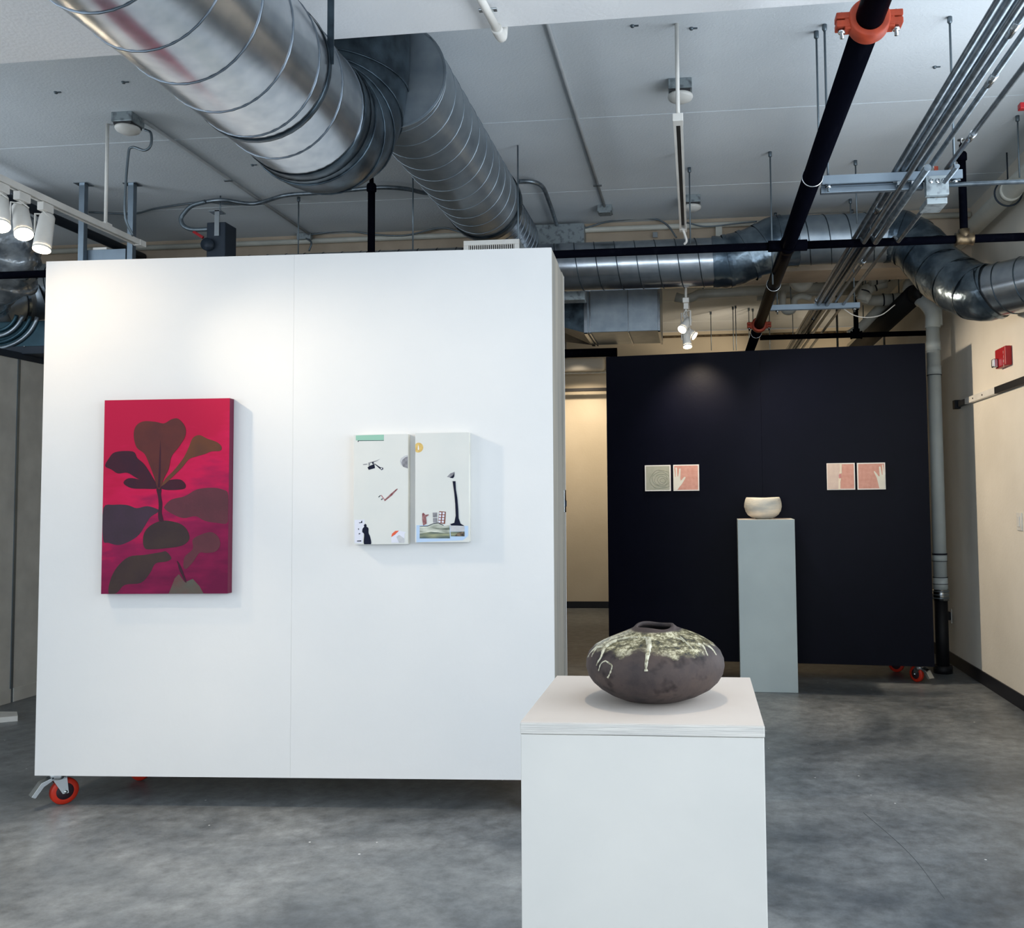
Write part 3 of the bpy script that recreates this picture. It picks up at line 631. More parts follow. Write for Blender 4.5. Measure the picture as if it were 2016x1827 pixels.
drip([(1500,400),(1560,430),(1590,480),(1618,545)], .0032, .0015); drip([(1560,400),(1640,440),(1690,490),(1718,535)], .0028, .0012)
drip([(1300,320),(1380,400),(1440,460),(1480,520),(1495,585)], .0014, .001)
drip([(560,355),(640,338),(720,330),(800,322)], .0018, .0012, 'glaze_edge'); drip([(840,335),(880,325),(930,345)], .0014, .0022, 'glaze_edge')
drip([(1470,395),(1520,405),(1560,425)], .0012, .002, 'glaze_edge'); drip([(1240,330),(1300,345),(1350,380)], .0010, .0014, 'glaze_edge')

# white bowl
a0 = at(1465, 1000, Y=mid.y); a1 = at(1539, 1000, Y=mid.y); R = (a1-a0).length/2*1.0
zt_ = at(1502, 979.5, Y=mid.y+.0).z; bh = zt_-hh
br = [(.36,0),(.42,.02),(.62,.08),(.82,.2),(.94,.36),(1,.56),(.985,.74),(.94,.9),(.89,.99),(.87,1.0),(.84,.985),(.9,.85),(.93,.6),(.86,.35),(.6,.15),(.2,.1)]
bb = MB(); bb.lathe([(r*R, z*bh) for r, z in br], (0,0,0), 48)
for i, v in enumerate(bb.v):
    a = math.atan2(v.y, v.x)
    if v.z > bh*.3: bb.v[i] = Vector((v.x*(1+.008*math.sin(3*a)), v.y*(1+.008*math.sin(2*a)), v.z + bh*.012*math.sin(2*a+1)))
cb = (a0+a1)/2
o = MB(); o.v = [v+Vector((cb.x, mid.y-.01, hh+.0003)) for v in bb.v]; o.f = bb.f; o.sm = bb.sm
tag(o.build('bowl', mat('chalky_white_glaze', (222,214,196), .6, rgb2=(196,194,184), nscale=9, bump=.15, bscale=50, stretch=(1,1,3))), 'rounded off-white ceramic bowl on the tall grey plinth', 'bowl')
# ------------------------------------------------------------------ ducts
def sil(px, py):
    d_ = ray(px, py); return math.atan2(-d_.x/d_.y, d_.z/d_.y)
def duct_from(l, r, D):
    a, b = sil(*l), sil(*r); c_, h_ = (a+b)/2, abs(a-b)/2
    return -D*math.sin(c_), CZ + D*math.cos(c_), D*math.sin(h_)
def spiral(parent, p, q, r, pitch, ph=0, m=None, wire=.004, name='duct_section', ms=None):
    s_ = MB(); s_.shell([p, q], r, .004, 48); o = s_.build(name, m or M_GALV, parent)
    MB().tube(helix(p, q, r+.001, pitch, 36, ph), wire, 5).build('spiral_seam', ms or M_SEAM, o); return o
def band(parent, p, axis, r, w, m, name='joint_band'):
    a = Vector(axis).normalized(); p = Vector(p)
    return MB().shell([p-a*w/2, p-a*w/2+a*.002, p+a*w/2-a*.002, p+a*w/2], [r-.002, r, r, r-.002], .004, 40).build(name, m, parent)
YD0 = 6.9
X1, Z1, R1 = duct_from((300,155), (650,80), 2.26)
X2, Z2, R2 = duct_from((840,380), (955,255), 2.40)
print('INFO big duct', X1, Z1, R1, 'duct2', X2, Z2, R2)
ye = at(640, 352, Z=Z1-R1).y
BD1 = thing('spiral_duct', 'huge bright spiral duct running overhead from the upper left to an elbow', 'duct', (X1, 1.0, Z1-R1))
spiral(BD1, (X1, -2.5, Z1), (X1, ye, Z1), R1, .215, 1.0, wire=.0035)
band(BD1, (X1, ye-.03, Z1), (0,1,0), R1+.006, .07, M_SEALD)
# elbow rising behind the beam in gores, then across to the second duct
yj = ye+.44
bez = [(X1, ye, Z1), (X1, ye+.12, Z1+.005), (X1, ye+.27, Z1+.08), (X1+.01, ye+.36, Z1+.22), (X1+.03, ye+.38, Z1+.40), (X1+.03, ye+.38, ZC-.01)]
bp_ = smooth(bez, 5); nb = len(bp_)
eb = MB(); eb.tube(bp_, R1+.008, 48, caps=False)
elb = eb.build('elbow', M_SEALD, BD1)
for i in range(2, nb-7, 4):
    tt = (bp_[i+1]-bp_[i-1]).normalized()
    MB().tube(ring(bp_[i], tt, R1+.010, 0, 40), .005, 6, closed=True).build('gore_seam', M_SEALD, elb)
ys_ = at(640, 250, X=X1+R1*.6).y
st = MB(); rg = ring((X1, ye-.42, Z1), (0,1,0), R1+.005, 0, 48)
band(BD1, (X1, ye-.42, Z1), (0,1,0), R1+.006, .025, M_SEALD, 'hanger_strap')
MB().bar((X1+R1+.004, ye-.42, Z1), (X1+R1+.004, ye-.42, ZB1), .025, .004, (0,1,0)).build('strap_drop', M_SEALD, BD1)
# second duct
# it tees into the elbow from behind
BD2 = thing('spiral_duct', 'spiral duct with close seams running away under the ceiling, right of the elbow', 'duct', (X2, yj, Z2-R2))
y2 = at(1005, 400, Z=Z2).y
y2 = (at(985, 470, Z=Z2-R2).y)
print('INFO duct2 y', yj, y2)
spiral(BD2, (X2, yj, Z2), (X2, y2, Z2), R2, .165, 0, m=M_GALV2, wire=.0025, ms=M_GALV2)
MB().tube([(X2, yj+.002, Z2), (X2, yj+.012, Z2)], R2+.006, 48).build('end_cap', M_GALV2, BD2)
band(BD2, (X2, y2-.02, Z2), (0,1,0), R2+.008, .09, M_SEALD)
X3, Z3 = X2+.02, Z2-.0; R3 = R2*.80
y3 = YD0-.15
band(BD2, (X3, y2+.05, Z3), (0,1,0), R3+.012, .10, M_BLACKP)
spiral(BD2, (X3, y2, Z3), (X3, y3, Z3), R3, .10, 0, name='narrow_section', wire=.003)
tag(MB().box((X3-R3*.2, YB2-.13, 3.0), (X3+R3+.30, YB2-.005, ZC-.03)).build('plenum_box', M_BOX, bevel=.004), 'grey sheet metal box against the rear beam at the end of the second duct', 'box')

# long cross duct along the back with a jog
YD = 6.9; RD = .183
def dp(px, py, Y=YD): return at(px, py, Y=Y)
pc = dp(1250, 522); zc = pc.z; xa = dp(70, 560).x; xb = dp(1408, 517).x
CD = thing('spiral_duct', 'long silver cross duct with a foil-wrapped jog, above the black partition', 'duct', (0, YD, zc-RD))
spiral(CD, (xa, YD, zc), (xb, YD, zc), RD, .152, 0, wire=.004, ms=M_SEALD)
p1 = dp(1570, 473); p2 = dp(1745, 468); 
zu = (p1.z+p2.z)/2
spiral(CD, (p1.x, YD, zu), (p2.x, YD, zu), RD, .152, 0, m=M_GALV2, wire=.004, ms=M_SEALD)
def gored(parent, pts, r, name, m, every=4, sub=5):
    P = smooth(pts, sub); n = len(P); b_ = MB(); b_.tube(P, [r*(1+.03*noise.noise(Vector((i*.7, 0, 0)))) for i in range(n)], 40, caps=False)
    rn = random.Random(len(pts))
    b_.v = [v + Vector((noise.noise(v*9), noise.noise(v*9+Vector((5,0,0))), noise.noise(v*9+Vector((0,7,0)))))*.012 for v in b_.v]
    o = b_.build(name, m, parent)
    for i in range(every, n-1, every):
        t_ = (P[i+1]-P[i-1]).normalized() + Vector((rn.uniform(-.2,.2), 0, rn.uniform(-.2,.2)))
        MB().shell([P[i]-t_.normalized()*.014, P[i]+t_.normalized()*.014], r*1.035, .003, 36).build('tape_wrap', M_GALV2 if i % 2 else M_FOIL, o)
    return o
gored(CD, [(xb-.02, YD, zc), (xb+.13, YD, zc+.01), (xb+.32, YD, (zc+zu)/2), (p1.x-.15, YD, zu-.01), (p1.x, YD, zu)], RD+.012, 'foil_wrapped_elbow', M_FOIL)
e1 = at(1812, 490, Y=6.80); e2 = at(1848, 532, Y=6.62); e3 = at(1888, 560, Y=6.42); e4 = at(1935, 563, Y=6.22)
qe = at(2014, 560, Y=6.0); dq = (qe-Vector((e4.x, e4.y, qe.z))).normalized()
gored(CD, [(p2.x-.02, YD, zu), (p2.x+.10, YD-.01, zu-.005), e1, e2, e3, (e4.x, e4.y, qe.z), Vector((e4.x, e4.y, qe.z))+dq*.08], RD+.004, 'foil_wrapped_elbow', M_FOIL, 4)
spiral(CD, Vector((e4.x, e4.y, qe.z))+dq*.04, Vector((e4.x, e4.y, qe.z))+dq*((XR+.10-e4.x)/dq.x), RD-.010, .152, 0, wire=.004, ms=M_SEALD)
print('INFO cross duct zc', zc, 'zu', zu, 'end', e3, xa)

# rectangular duct behind it
f0 = at(1150, 655, Y=7.55); f1 = at(1300, 652, Y=7.55); g0 = at(1298, 686, Z=f1.z)
RDc = thing('rectangular_duct', 'rectangular sheet metal duct under the long cross duct, left of the pendant spotlights', 'duct', (f0.x, 7.55, f0.z))
yb_ = 7.55+.62
MB().box((f0.x, 7.55, f0.z), (f1.x, yb_, f0.z+.46)).build('duct_body', M_GALV2, RDc, bevel=.004)
x_ = dp(1113, 655, 7.55).x
m_ = MB(); zt_ = f0.z+.46
vs = [(x_-.25, 7.55, f0.z+.12), (f0.x, 7.55, f0.z), (f0.x, yb_, f0.z), (x_-.25, yb_, f0.z+.06)]
m_.add(vs+[(a, b, zt_) for a, b, c in vs], [(0,3,2,1),(4,5,6,7),(0,1,5,4),(1,2,6,5),(2,3,7,6),(3,0,4,7)])
m_.build('transition', M_SEALD, RDc)
for xx, w_ in ((f0.x, .03), (f0.x+.045, .012), ((f0.x+f1.x)/2+.05, .006), (f1.x-.02, .02)):
    m_ = MB(); m_.box((xx, 7.54, f0.z-.012), (xx+w_, 7.55, zt_)); m_.box((xx, 7.54, f0.z-.012), (xx+w_, yb_, f0.z)); m_.build('flange', M_GALV, RDc, bevel=.002)

# left: fan coil with ribbed elbow, foil hose
g = lambda px, py, Y: at(px, py, Y=Y)
a = g(-60, 628, 6.3); b = g(84, 700, 6.3)
zb_ = g(40, 690, 6.3).z; ztp = g(40, 632, 6.3).z
FC = thing('fan_coil_unit', 'dark teal fan coil casing with a ribbed inlet, high at the left behind the partition', 'air unit', (a.x, 6.3, zb_))
MB().box((a.x-.3, 6.3, zb_), (b.x+.45, 6.95, ztp)).build('casing', M_TEAL, FC, bevel=.01)
MB().box((a.x-.3, 6.29, zb_-.03), (b.x+.45, 6.97, zb_+.03)).build('bottom_rail', M_DARK, FC, bevel=.004)
cc = g(-10, 610, 6.28)
for i in range(4):
    rr = .17+.055*i
    arc = [(cc.x+rr*math.cos(t_), 6.29-.012*(i == 1), cc.z-.02+rr*math.sin(t_)*.8) for t_ in [-math.pi*.55+math.pi*.5*k_/14 for k_ in range(15)]]
    arc = [p for p in arc if p[2] > zb_+.02]
    MB().tube(arc, .014, 8).build('curved_rib', M_GALV2 if i % 2 else M_TEAL, FC)
for px_, py_ in ((30, 676), (48, 683)):
    MB().lathe([(.008,0),(.008,.006),(.003,.008)], g(px_, py_, 6.285), 8).build('rivet', M_CHROME, FC)
gored(CD, [g(95, 580, 6.9), g(60, 585, 6.85), g(20, 590, 6.7), g(-20, 615, 6.55), g(-40, 640, 6.5)], .19, 'dropping_elbow', M_GALV2, 5)
FH = thing('flexible_duct', 'crinkled shiny foil hose hanging at the far left behind the spotlights', 'duct', g(20, 530, 6.0))
P = smooth([g(-120, 380, 5.8), g(-50, 410, 5.8), g(15, 465, 5.8), g(0, 530, 5.9), g(-60, 580, 6.0)], 14)
b_ = MB(); b_.tube(P, [.21*(1+.06*math.sin(i*2.1)+.03*math.sin(i*.9)) for i in range(len(P))], 40, caps=False)
b_.v = [v + Vector((noise.noise(v*6), noise.noise(v*6+Vector((9,0,0))), noise.noise(v*6+Vector((0,4,0)))))*.05 for v in b_.v]
b_.build('foil_hose', M_FOIL2, FH)
# trapeze of two strut uprights holding a light metal tray
ht = g(210, 500, 6.3)
TR = thing('strut_hanger', 'two steel strut uprights with a cross plate above the white partition corner', 'hanger', (ht.x, 6.3, ht.z))
for px_t, px_b in ((165, 160), (261, 256)):
    p_ = at(px_t, 362, Z=ZC); q_ = (p_.x, p_.y, at(px_b, 520, Y=p_.y).z)
    MB().bar(q_, p_, .041, .041, (0,1,0)).build('strut_upright', M_STRUT, TR, bevel=.002); MB().box((p_.x-.05, p_.y-.04, ZC-.006), (p_.x+.05, p_.y+.04, ZC)).build('ceiling_bracket', M_CHROME, TR)
p_ = at(160, 500, Y=p_.y); q_ = at(256, 500, Y=p_.y)
MB().box((p_.x+.02, p_.y-.02, p_.z-.12), (q_.x-.02, p_.y+.02, p_.z+.02)).build('cross_plate', M_STRUT, TR, bevel=.002)
MB().box((p_.x+.1, p_.y-.02, p_.z+.02), (p_.x+.2, p_.y+.02, p_.z+.035)).build('clip', M_WHITE, TR)

# ------------------------------------------------------------------ sprinkler piping
ZS = CZ+1.45
def px_at(px, py, Z=ZS): return at(px, py, Z=Z)
pm0, pm1 = px_at(1681, 107), px_at(1500, 630)
XM = (pm0.x+pm1.x)/2; RM = .043
YBR = px_at(1548, 484).y; YBR2 = px_at(1600, 662).y
print('INFO main pipe', pm0, pm1, 'branch', YBR, YBR2)
MP = thing('sprinkler_main_pipe', 'thick black sprinkler main with orange couplings running away over the floor at right', 'pipe', (XM, 3.0, ZS-RM))
yc1 = px_at(1698, 42).y; yc2 = px_at(1487, 640).y
MB().tube([(XM, -1, ZS), (XM, yc1, ZS)], RM, 32).build('pipe_section', M_BLACKP, MP)
MB().tube([(XM, yc1, ZS), (XM, yc2, ZS)], RM, 32).build('pipe_section', M_BLACKP, MP)
MB().tube([(XM, yc2, ZS), (XM, YB-.01, ZS)], RM, 24).build('pipe_section', M_BLACKP, MP)
def coupling(y):
    w = .030; cb = MB(); cb.lathe([(RM, -w), (RM+.016, -w), (RM+.021, -w*.55), (RM+.021, w*.55), (RM+.016, w), (RM, w)], n=40, m=Matrix.Translation((XM, y, ZS)) @ Matrix.Rotation(-math.pi/2, 4, 'X'))
    for s_ in (-1, 1):
        cb.cbox((XM+s_*(RM+.034), y, ZS+.012), (.044, .044, .020)); cb.cbox((XM+s_*(RM+.034), y, ZS-.012), (.044, .044, .020)); cb.cbox((XM+s_*(RM+.016), y, ZS-.012), (.03, .04, .036))
    o = cb.build('coupling', M_ORANGE, MP, bevel=.003); o['label'] = 'orange bolted coupling'
    for s_ in (-1, 1):
        MB().lathe([(.006,-.05),(.006,.03)], (XM+s_*(RM+.038), y, ZS), 10).lathe([(.0115,-.034),(.0115,-.022)], (XM+s_*(RM+.038), y, ZS), 6).build('bolt', M_CHROME, o)
coupling(yc1); coupling(yc2)
for (px_, py_) in ((1592, 348), (1519, 560), (1497, 655)):
    MB().tube(ring((XM, px_at(px_, py_).y, ZS), (0,1,0), RM+.003, 0), .003, 6, closed=True).build('hanger_ring', M_CHROME, MP)
RB = .0235
band(MP, (XM, YBR, ZS), (0,1,0), RM+.005, .10, M_BLACKP, 'tee')
MB().tube([(XM-.11, YBR, ZS), (XM+.11, YBR, ZS)], RB+.009, 20).build('tee_outlet', M_BLACKP, MP)
BR1 = thing('sprinkler_branch_pipe', 'thin black sprinkler branch crossing the whole room in front of the silver ducts', 'pipe', (XM+.5, YBR, ZS-RB))
yL = YBR
MB().tube([(XL, yL, ZS), (XM-.11, yL, ZS)], RB, 16).build('pipe_section', M_BLACKP, BR1); MB().tube([(XM+.11, yL, ZS), (XR, yL, ZS)], RB, 16).build('pipe_section', M_BLACKP, BR1)
def upright(root, px, ytop, pyb, tee=True, Yb=YBR, mt=M_BRONZE):
    b_ = at(px, pyb, Y=Yb); x = b_.x; zt = at(px, ytop, Y=Yb).z
    MB().tube([(x, Yb, ZS), (x, Yb, zt)], .022, 16).build('riser', M_BLACKP, root)
    MB().lathe([(.022,-.05),(.029,-.045),(.029,-.01),(.024,0),(.014,.004),(.012,.045)], (x, Yb, zt), 16).build('reducer', M_BLACKP, root)
    MB().lathe([(.006,.045),(.006,.07),(.022,.072),(.022,.075)], (x, Yb, zt), 12).build('sprinkler_head', M_CHROME, root)
    if tee:
        t_ = MB(); t_.tube([(x-.05, Yb, ZS), (x-.048, Yb, ZS), (x-.032, Yb, ZS), (x+.032, Yb, ZS), (x+.048, Yb, ZS), (x+.05, Yb, ZS)], [.034,.038,.032,.032,.038,.034], 20); t_.tube([(x, Yb, ZS), (x, Yb, ZS+.055)], .031, 20)
        t_.build('tee', mt, root)
upright(BR1, 1898, 300, 463); upright(BR1, 731, 362, 500, mt=M_BLACKP)
BR2 = thing('sprinkler_branch_pipe', 'short black sprinkler branch just above the black partition, ending at the right wall', 'pipe', (XM+.5, YBR2, ZS-RB))
MB().tube([(XM+.05, YBR2, ZS), (XR-.004, YBR2, ZS)], RB, 16).build('pipe_section', M_BLACKP, BR2)
MB().tube([(XR-.02, YBR2, ZS), (XR-.001, YBR2, ZS)], .05, 24).build('wall_flange', M_CHROME, BR2)
upright(BR2, 1686, 600, 665, Yb=YBR2, mt=M_BLACKP)
BR3 = thing('sprinkler_branch_pipe', 'black pipe low behind the rectangular duct, left of the black partition top', 'pipe', (-1.2, 8.3, 2.75))
z_ = at(1150, 695, Y=8.3).z; MB().tube([(-3, 8.3, z_), (at(1215, 690, Y=8.3).x, 8.3, z_)], .04, 16).build('pipe_section', M_BLACKP, BR3)
MB().tube([(-1.6, 8.3, z_), (-1.6, 8.3, ZC)], .005, 8).build('hanger_rod', M_ROD, BR3)

# ------------------------------------------------------------------ conduit rack at right
ZCd = CZ+1.515
def cx(px, py, z=ZCd): return at(px, py, Z=z).x
tr1 = at(1601, 50, Z=ZC); YT1 = tr1.y
xs = [cx(px, 341) for px in (1757, 1772, 1787, 1801, 1820)]
nm = ('leftmost', 'second from left', 'middle', 'fourth from left', 'fifth from left')
rads = (.0115, .0155, .0155, .0115, .0115)
for i, (x, r_) in enumerate(zip(xs, rads)):
    t_ = thing('steel_conduit', f'grey steel conduit running away on the right strut racks, {nm[i]} of the bundle', 'conduit', (x, YT1, ZCd-r_), 0, 'conduits on the strut racks')
    zz = ZCd - .018 + r_
    MB().tube([(x, -1, zz), (x, YB-.02, zz)], r_, 12).build('conduit_run', M_EMT, t_)
    for j in range(4):
        yy = 1.9+.37*i+j*2.6; MB().tube([(x, yy-.045, zz), (x, yy+.045, zz)], r_+.0028, 12).build('coupling', M_CHROME, t_)
xo = cx(1857, 341)
t_ = thing('steel_conduit', 'lone steel conduit right of the bundle, ending at the upper strut rack', 'conduit', (xo, YT1, ZCd-.012))
MB().tube([(xo, -1, ZCd), (xo, YT1+.02, ZCd)], .0115, 12).build('conduit_run', M_EMT, t_); MB().tube([(xo, YT1-.4, ZCd), (xo, YT1-.33, ZCd)], .0145, 12).build('coupling', M_CHROME, t_)
# lower conduits hung below the racks
lows = []
for i, (px_, py_) in enumerate(((1770, 372), (1797, 372), (1812, 420))):
    z_ = ZCd-.085; x = at(px_, py_, Z=z_).x; 
    t_ = thing('steel_conduit', ('steel conduit clipped under the racks, nearest the black main', 'thicker steel conduit clipped under the racks, middle of three', 'steel conduit clipped under the racks, farthest right')[i], 'conduit', (x, YT1, z_-.01))
    if abs(x-XM) < .1: x = XM+.12
    MB().tube([(x, YT1-.25 if i else -1, z_), (x, YBR-.08, z_), (x, YBR+.02, z_+.05) , (x, YBR+.12, z_+.055), (x, YB-.02, z_+.055)], .011 if i != 1 else .016, 12).build('conduit_run', M_EMT, t_)
    c_ = MB(); c_.cbox((x, YT1, z_+.022), (.03, .03, .03)); c_.tube([(x-.03, YT1, z_+.028), (x+.03, YT1, z_+.028)], .004, 8); c_.build('clip', M_CHROME, t_, bevel=.002)
def rack(Y, x0, x1, rods, label, rod_top=ZC-.001, double=True):
    t_ = thing('strut_rack', label, 'strut rack', ((x0+x1)/2, Y, ZCd-.08))
    z1 = ZCd-.018-.021-.0005
    for k_, zz in enumerate((z1,)):
        b_ = MB(); w_ = .041; b_.box((x0, Y-.0205, zz-.019), (x1, Y-.018, zz+.0205)); b_.box((x0, Y+.018, zz-.019), (x1, Y+.0205, zz+.0205)); b_.box((x0, Y-.018, zz+.0185), (x1, Y+.018, zz+.0205))
        b_.box((x0, Y-.0205, zz-.0205), (x1, Y-.011, zz-.0185)); b_.box((x0, Y+.011, zz-.0205), (x1, Y+.0205, zz-.0185)); b_.build('strut_channel', M_STRUT, t_)
    for x in rods:
        r_ = MB(); r_.tube([(x, Y, z1-.05), (x, Y, rod_top)], .0055, 8); r_.build('threaded_rod', M_ROD, t_)
        MB().lathe([(.014,-.012),(.014,0)], (x, Y, z1-.021), 6).build('nut', M_CHROME, t_); MB().lathe([(.007,-.03),(.012,-.022),(.012,0)], (x, Y, rod_top), 10).build('rod_anchor', M_ROD, t_)
    return t_
xr0 = max(at(1608, 358, Y=YT1).x, XM+.06); xr1 = at(1893, 350, Y=YT1).x
rk = rack(YT1, xr0, xr1, (at(1602, 60, Y=YT1).x+.05, at(1870, 50, Y=YT1).x), 'upper strut rack carrying the conduits, with a knockout box at its right end')
b_ = MB(); b_.box((xr0, YT1+.03, ZCd-.085), (at(1822, 370, Y=YT1).x, YT1+.06, ZCd-.055)); b_.build('strut_channel', M_STRUT, rk, bevel=.002)
YT2 = 7.16
rack(YT2, at(1515, 596, Y=YT2).x, at(1692, 590, Y=YT2).x, (at(1530, 590, Y=YT2).x, at(1682, 590, Y=YT2).x), 'lower strut rack behind the cross duct, above the black partition')
# knockout box and its conduit to the right wall
b0, b1 = at(1820, 350, Y=YT1-.03), at(1866, 386, Y=YT1-.03)
JB = thing('junction_box', 'galvanised knockout box on the right end of the upper strut rack', 'junction box', ((b0.x+b1.x)/2, YT1, b1.z))
xo_ = MB(); xo_.box((b0.x, YT1-.055, b1.z), (b1.x, YT1-.0215, b0.z)); jb = xo_.build('box_body', M_BOX, JB, bevel=.002)
JW = b1.x-b0.x
for i in range(3):
    MB().lathe([(.011,0),(.011,.002)], (0,0,0), 14, Matrix.Translation((b0.x+JW*(.22+.28*i), YT1-.055, (b0.z+b1.z)/2+.02)) @ Matrix.Rotation(math.pi/2, 4, 'X')).build('knockout', M_CHROME, JB)
MB().box((b0.x+.01, YT1-.0215, b1.z-.03), (b1.x, YT1+.12, b1.z-.002)).build('extension_box', M_BOX, JB, bevel=.002)
zc_ = at(1940, 362, Y=YT1-.03).z
tag(MB().tube([(b1.x, YT1-.038, zc_), (XR-.002, YT1-.038, zc_)], .0105, 12).build('steel_conduit', M_EMT), 'short steel conduit from the knockout box to the right wall', 'conduit')
tg = thing('cable_tag', 'orange and white cable tag on top of the upper strut rack', 'tag', at(1843, 345, Y=YT1))
p_ = at(1843, 338, Y=YT1+.02); MB().cbox(p_, (.018, .006, .05)).build('orange_tag', M_ORANGE, tg)
MB().tube(smooth([p_+Vector((-.09,0,-.04)), p_+Vector((-.07,0,.02)), p_+Vector((-.02,0,.03)), p_+Vector((0,0,0))], 5), .003, 6).build('loose_wire', M_WHITE, tg)

# plain hanger rods from the ceiling
def rod(px_t, py_t, py_b, label, Y=None, r=.005):
    p_ = at(px_t, py_t, Z=ZC) if Y is None else Vector((at(px_t, py_t, Y=Y).x, Y, ZC))
    zb = at(px_t, py_b, Y=p_.y).z
    t_ = thing('hanger_rod', label, 'rod', (p_.x, p_.y, zb), 0, 'ceiling hanger rods')
    MB().tube([(p_.x, p_.y, zb), (p_.x, p_.y, ZC)], r, 8).build('threaded_rod', M_ROD, t_); MB().lathe([(.007,-.035),(.012,-.03),(.012,0)], (p_.x, p_.y, ZC), 10).build('rod_anchor', M_ROD, t_)
rod(1516, 299, 560, 'threaded rod dropping in front of the foil jog, left of the black main')
rod(1684, 316, 440, 'threaded rod to the upper straight of the cross duct, behind the conduits'); rod(1674, 392, 440, 'short threaded rod just left of the rod onto the cross duct')
rod(813, 303, 500, 'threaded rod between the big elbow and the second duct'); rod(588, 388, 500, 'thin rod below the big duct, above the white partition')
rod(1357, 330, 480, 'threaded rod beside the far end of the right track'); rod(2003, 228, 350, 'threaded rod at the far right edge below the red clamp')
rod(1607, 62, 345, 'threaded rod doubled beside the rack rod, left of the black main')
for px_, pt, lab in ((1399, 600, 'tall far rod over the black partition, nearest the pendant spotlights'), (1443, 618, 'far rod second from the pendant spotlights'), (1449, 655, 'short far rod close to the second far rod'), (1473, 560, 'far rod just left of the black main above the black partition'),
                     (1481, 560, 'far rod touching the left outline of the black main'), (1515, 640, 'short far rod just right of the black main'), (1560, 600, 'far rod midway between black main and conduit bundle')):
    rod(px_, pt, 690, lab, Y=10.6+.05*(px_ % 7))

# ------------------------------------------------------------------ right ceiling extras
# white insulated pipe along the upper right corner with its ring hanger
cc = [at(1995, 372, Y=5.35), at(1865, 462, Y=7.4)]
WPp = thing('insulated_pipe', 'fat white pipe running away in the upper right corner', 'pipe', (1.95, 6, 3.2))
xw, zw = XR-.12, (cc[0].z)
xw = at(1990, 380, Z=3.42).x; 
PXw = min(xw, XR-.10); Yw0 = at(1990, 375, X=PXw).y; zw = at(1990, 375, X=PXw).z
print('INFO white pipe', PXw, Yw0, zw)
MB().tube([(PXw, -1, zw), (PXw, YB-.01, zw)], .062, 24).build('pipe_run', M_PVC, WPp)
MB().tube([(PXw, Yw0-.02, zw), (PXw, Yw0+.02, zw)], .070, 24).build('joint_collar', M_PVC, WPp)
hg = MB(); hg.tube(ring((PXw, Yw0+.05, zw), (0,1,0), .085, 0), .006, 6, closed=True); hg.tube([(PXw, Yw0+.05, zw+.085), (PXw, Yw0+.05, ZC)], .005, 8)
tag(hg.build('ring_hanger', M_DARK), 'dark ring hanger around the fat white corner pipe', 'hanger')
p_ = at(2010, 210, Y=4.6); b_ = MB(); b_.cbox((p_.x+.02, 4.6, p_.z), (.06, .04, .03)); b_.lathe([(.03,-.02),(.034,-.01),(.034,.01),(.03,.02)], (p_.x+.05, 4.6, p_.z), 16)
rc = tag(b_.build('red_clamp', M_DRED, bevel=.003), 'red pipe clamp on a white vertical pipe at the far right edge', 'clamp')
tag(MB().tube([(p_.x+.05, 4.6, p_.z-.6), (p_.x+.05, 4.6, p_.z)], .022, 14).build('white_riser', M_PVC), 'white vertical pipe below the red clamp, far right edge', 'pipe')

# ------------------------------------------------------------------ lighting tracks, canopies, spotlights
def canopy(px, py, label, Y=None, small=1.0):
    p_ = at(px, py, Z=ZC)
    t_ = thing('ceiling_canopy', label, 'junction box', (p_.x, p_.y, ZC-.1)); s_ = .062*small
    MB().box((p_.x-s_, p_.y-s_, ZC-.055), (p_.x+s_, p_.y+s_, ZC)).build('box_body', M_BOX, t_, bevel=.003)
    MB().box((p_.x-s_*.85, p_.y-s_*.85, ZC-.068), (p_.x+s_*.85, p_.y+s_*.85, ZC-.055)).build('gap_ring', M_TRKIN, t_)
    MB().lathe([(.01,-.108),(.035*small,-.104),(.062*small,-.09),(.068*small,-.078),(.066*small,-.069)], (p_.x, p_.y, ZC), 28).build('dome_cover', M_WHITE, t_); return p_
def track(x, y0, y1, z, label, stems):
    t_ = thing('lighting_track', label, 'lighting track', (x, (y0+y1)/2, z))
    b_ = MB(); b_.box((x-.022, y0, z+.014), (x+.022, y1, z+.018)); b_.box((x-.022, y0, z-.014), (x-.010, y1, z+.014)); b_.box((x+.010, y0, z-.014), (x+.022, y1, z+.014)); b_.build('rail', M_WHITE, t_)
    MB().box((x-.0099, y0+.05, z+.008), (x+.0099, y1-.05, z+.0139)).build('conductor_slot', M_TRKIN, t_)
    for y in (y0, y1): MB().box((x-.024, y-.03, z-.016), (x+.024, y+.03, z+.02)).build('end_cap', M_WHITE, t_, bevel=.002)
    for y in stems:
        MB().tube([(x, y, z+.018), (x, y, ZC)], .0095, 10).build('stem', M_WHITE, t_); MB().box((x-.022, y-.03, z+.018), (x+.022, y+.03, z+.03)).build('stem_bracket', M_WHITE, t_, bevel=.002)
    return t_
# right track
s0 = at(1337, 238, Z=ZC-.25); zt0 = None
ps = at(1337, 40, Z=ZC); ZT = at(1338, 236, Y=ps.y).z; xt = at(1340, 345, Z=ZT).x
y_end = at(1344, 450, Z=ZT).y
print('INFO right track', ps, ZT, xt, y_end)
track(xt, ps.y, y_end, ZT, 'white track on a stem under the ceiling, right of the second duct', (ps.y+.03, y_end-.1))
cpos = canopy(1339, 163, 'ceiling canopy box behind the near end of the right track'); c2 = canopy(1362, 388, 'canopy box beside the far end of the right track')
# small end-feed hook
tag(MB().tube(smooth([(xt, y_end-.02, ZT-.015), (xt+.02, y_end+.03, ZT-.07), (xt+.005, y_end+.05, ZT-.09)], 5), .008, 8).build('track_adapter', M_WHITE), 'small white adapter hanging from the far end of the right track', 'adapter')
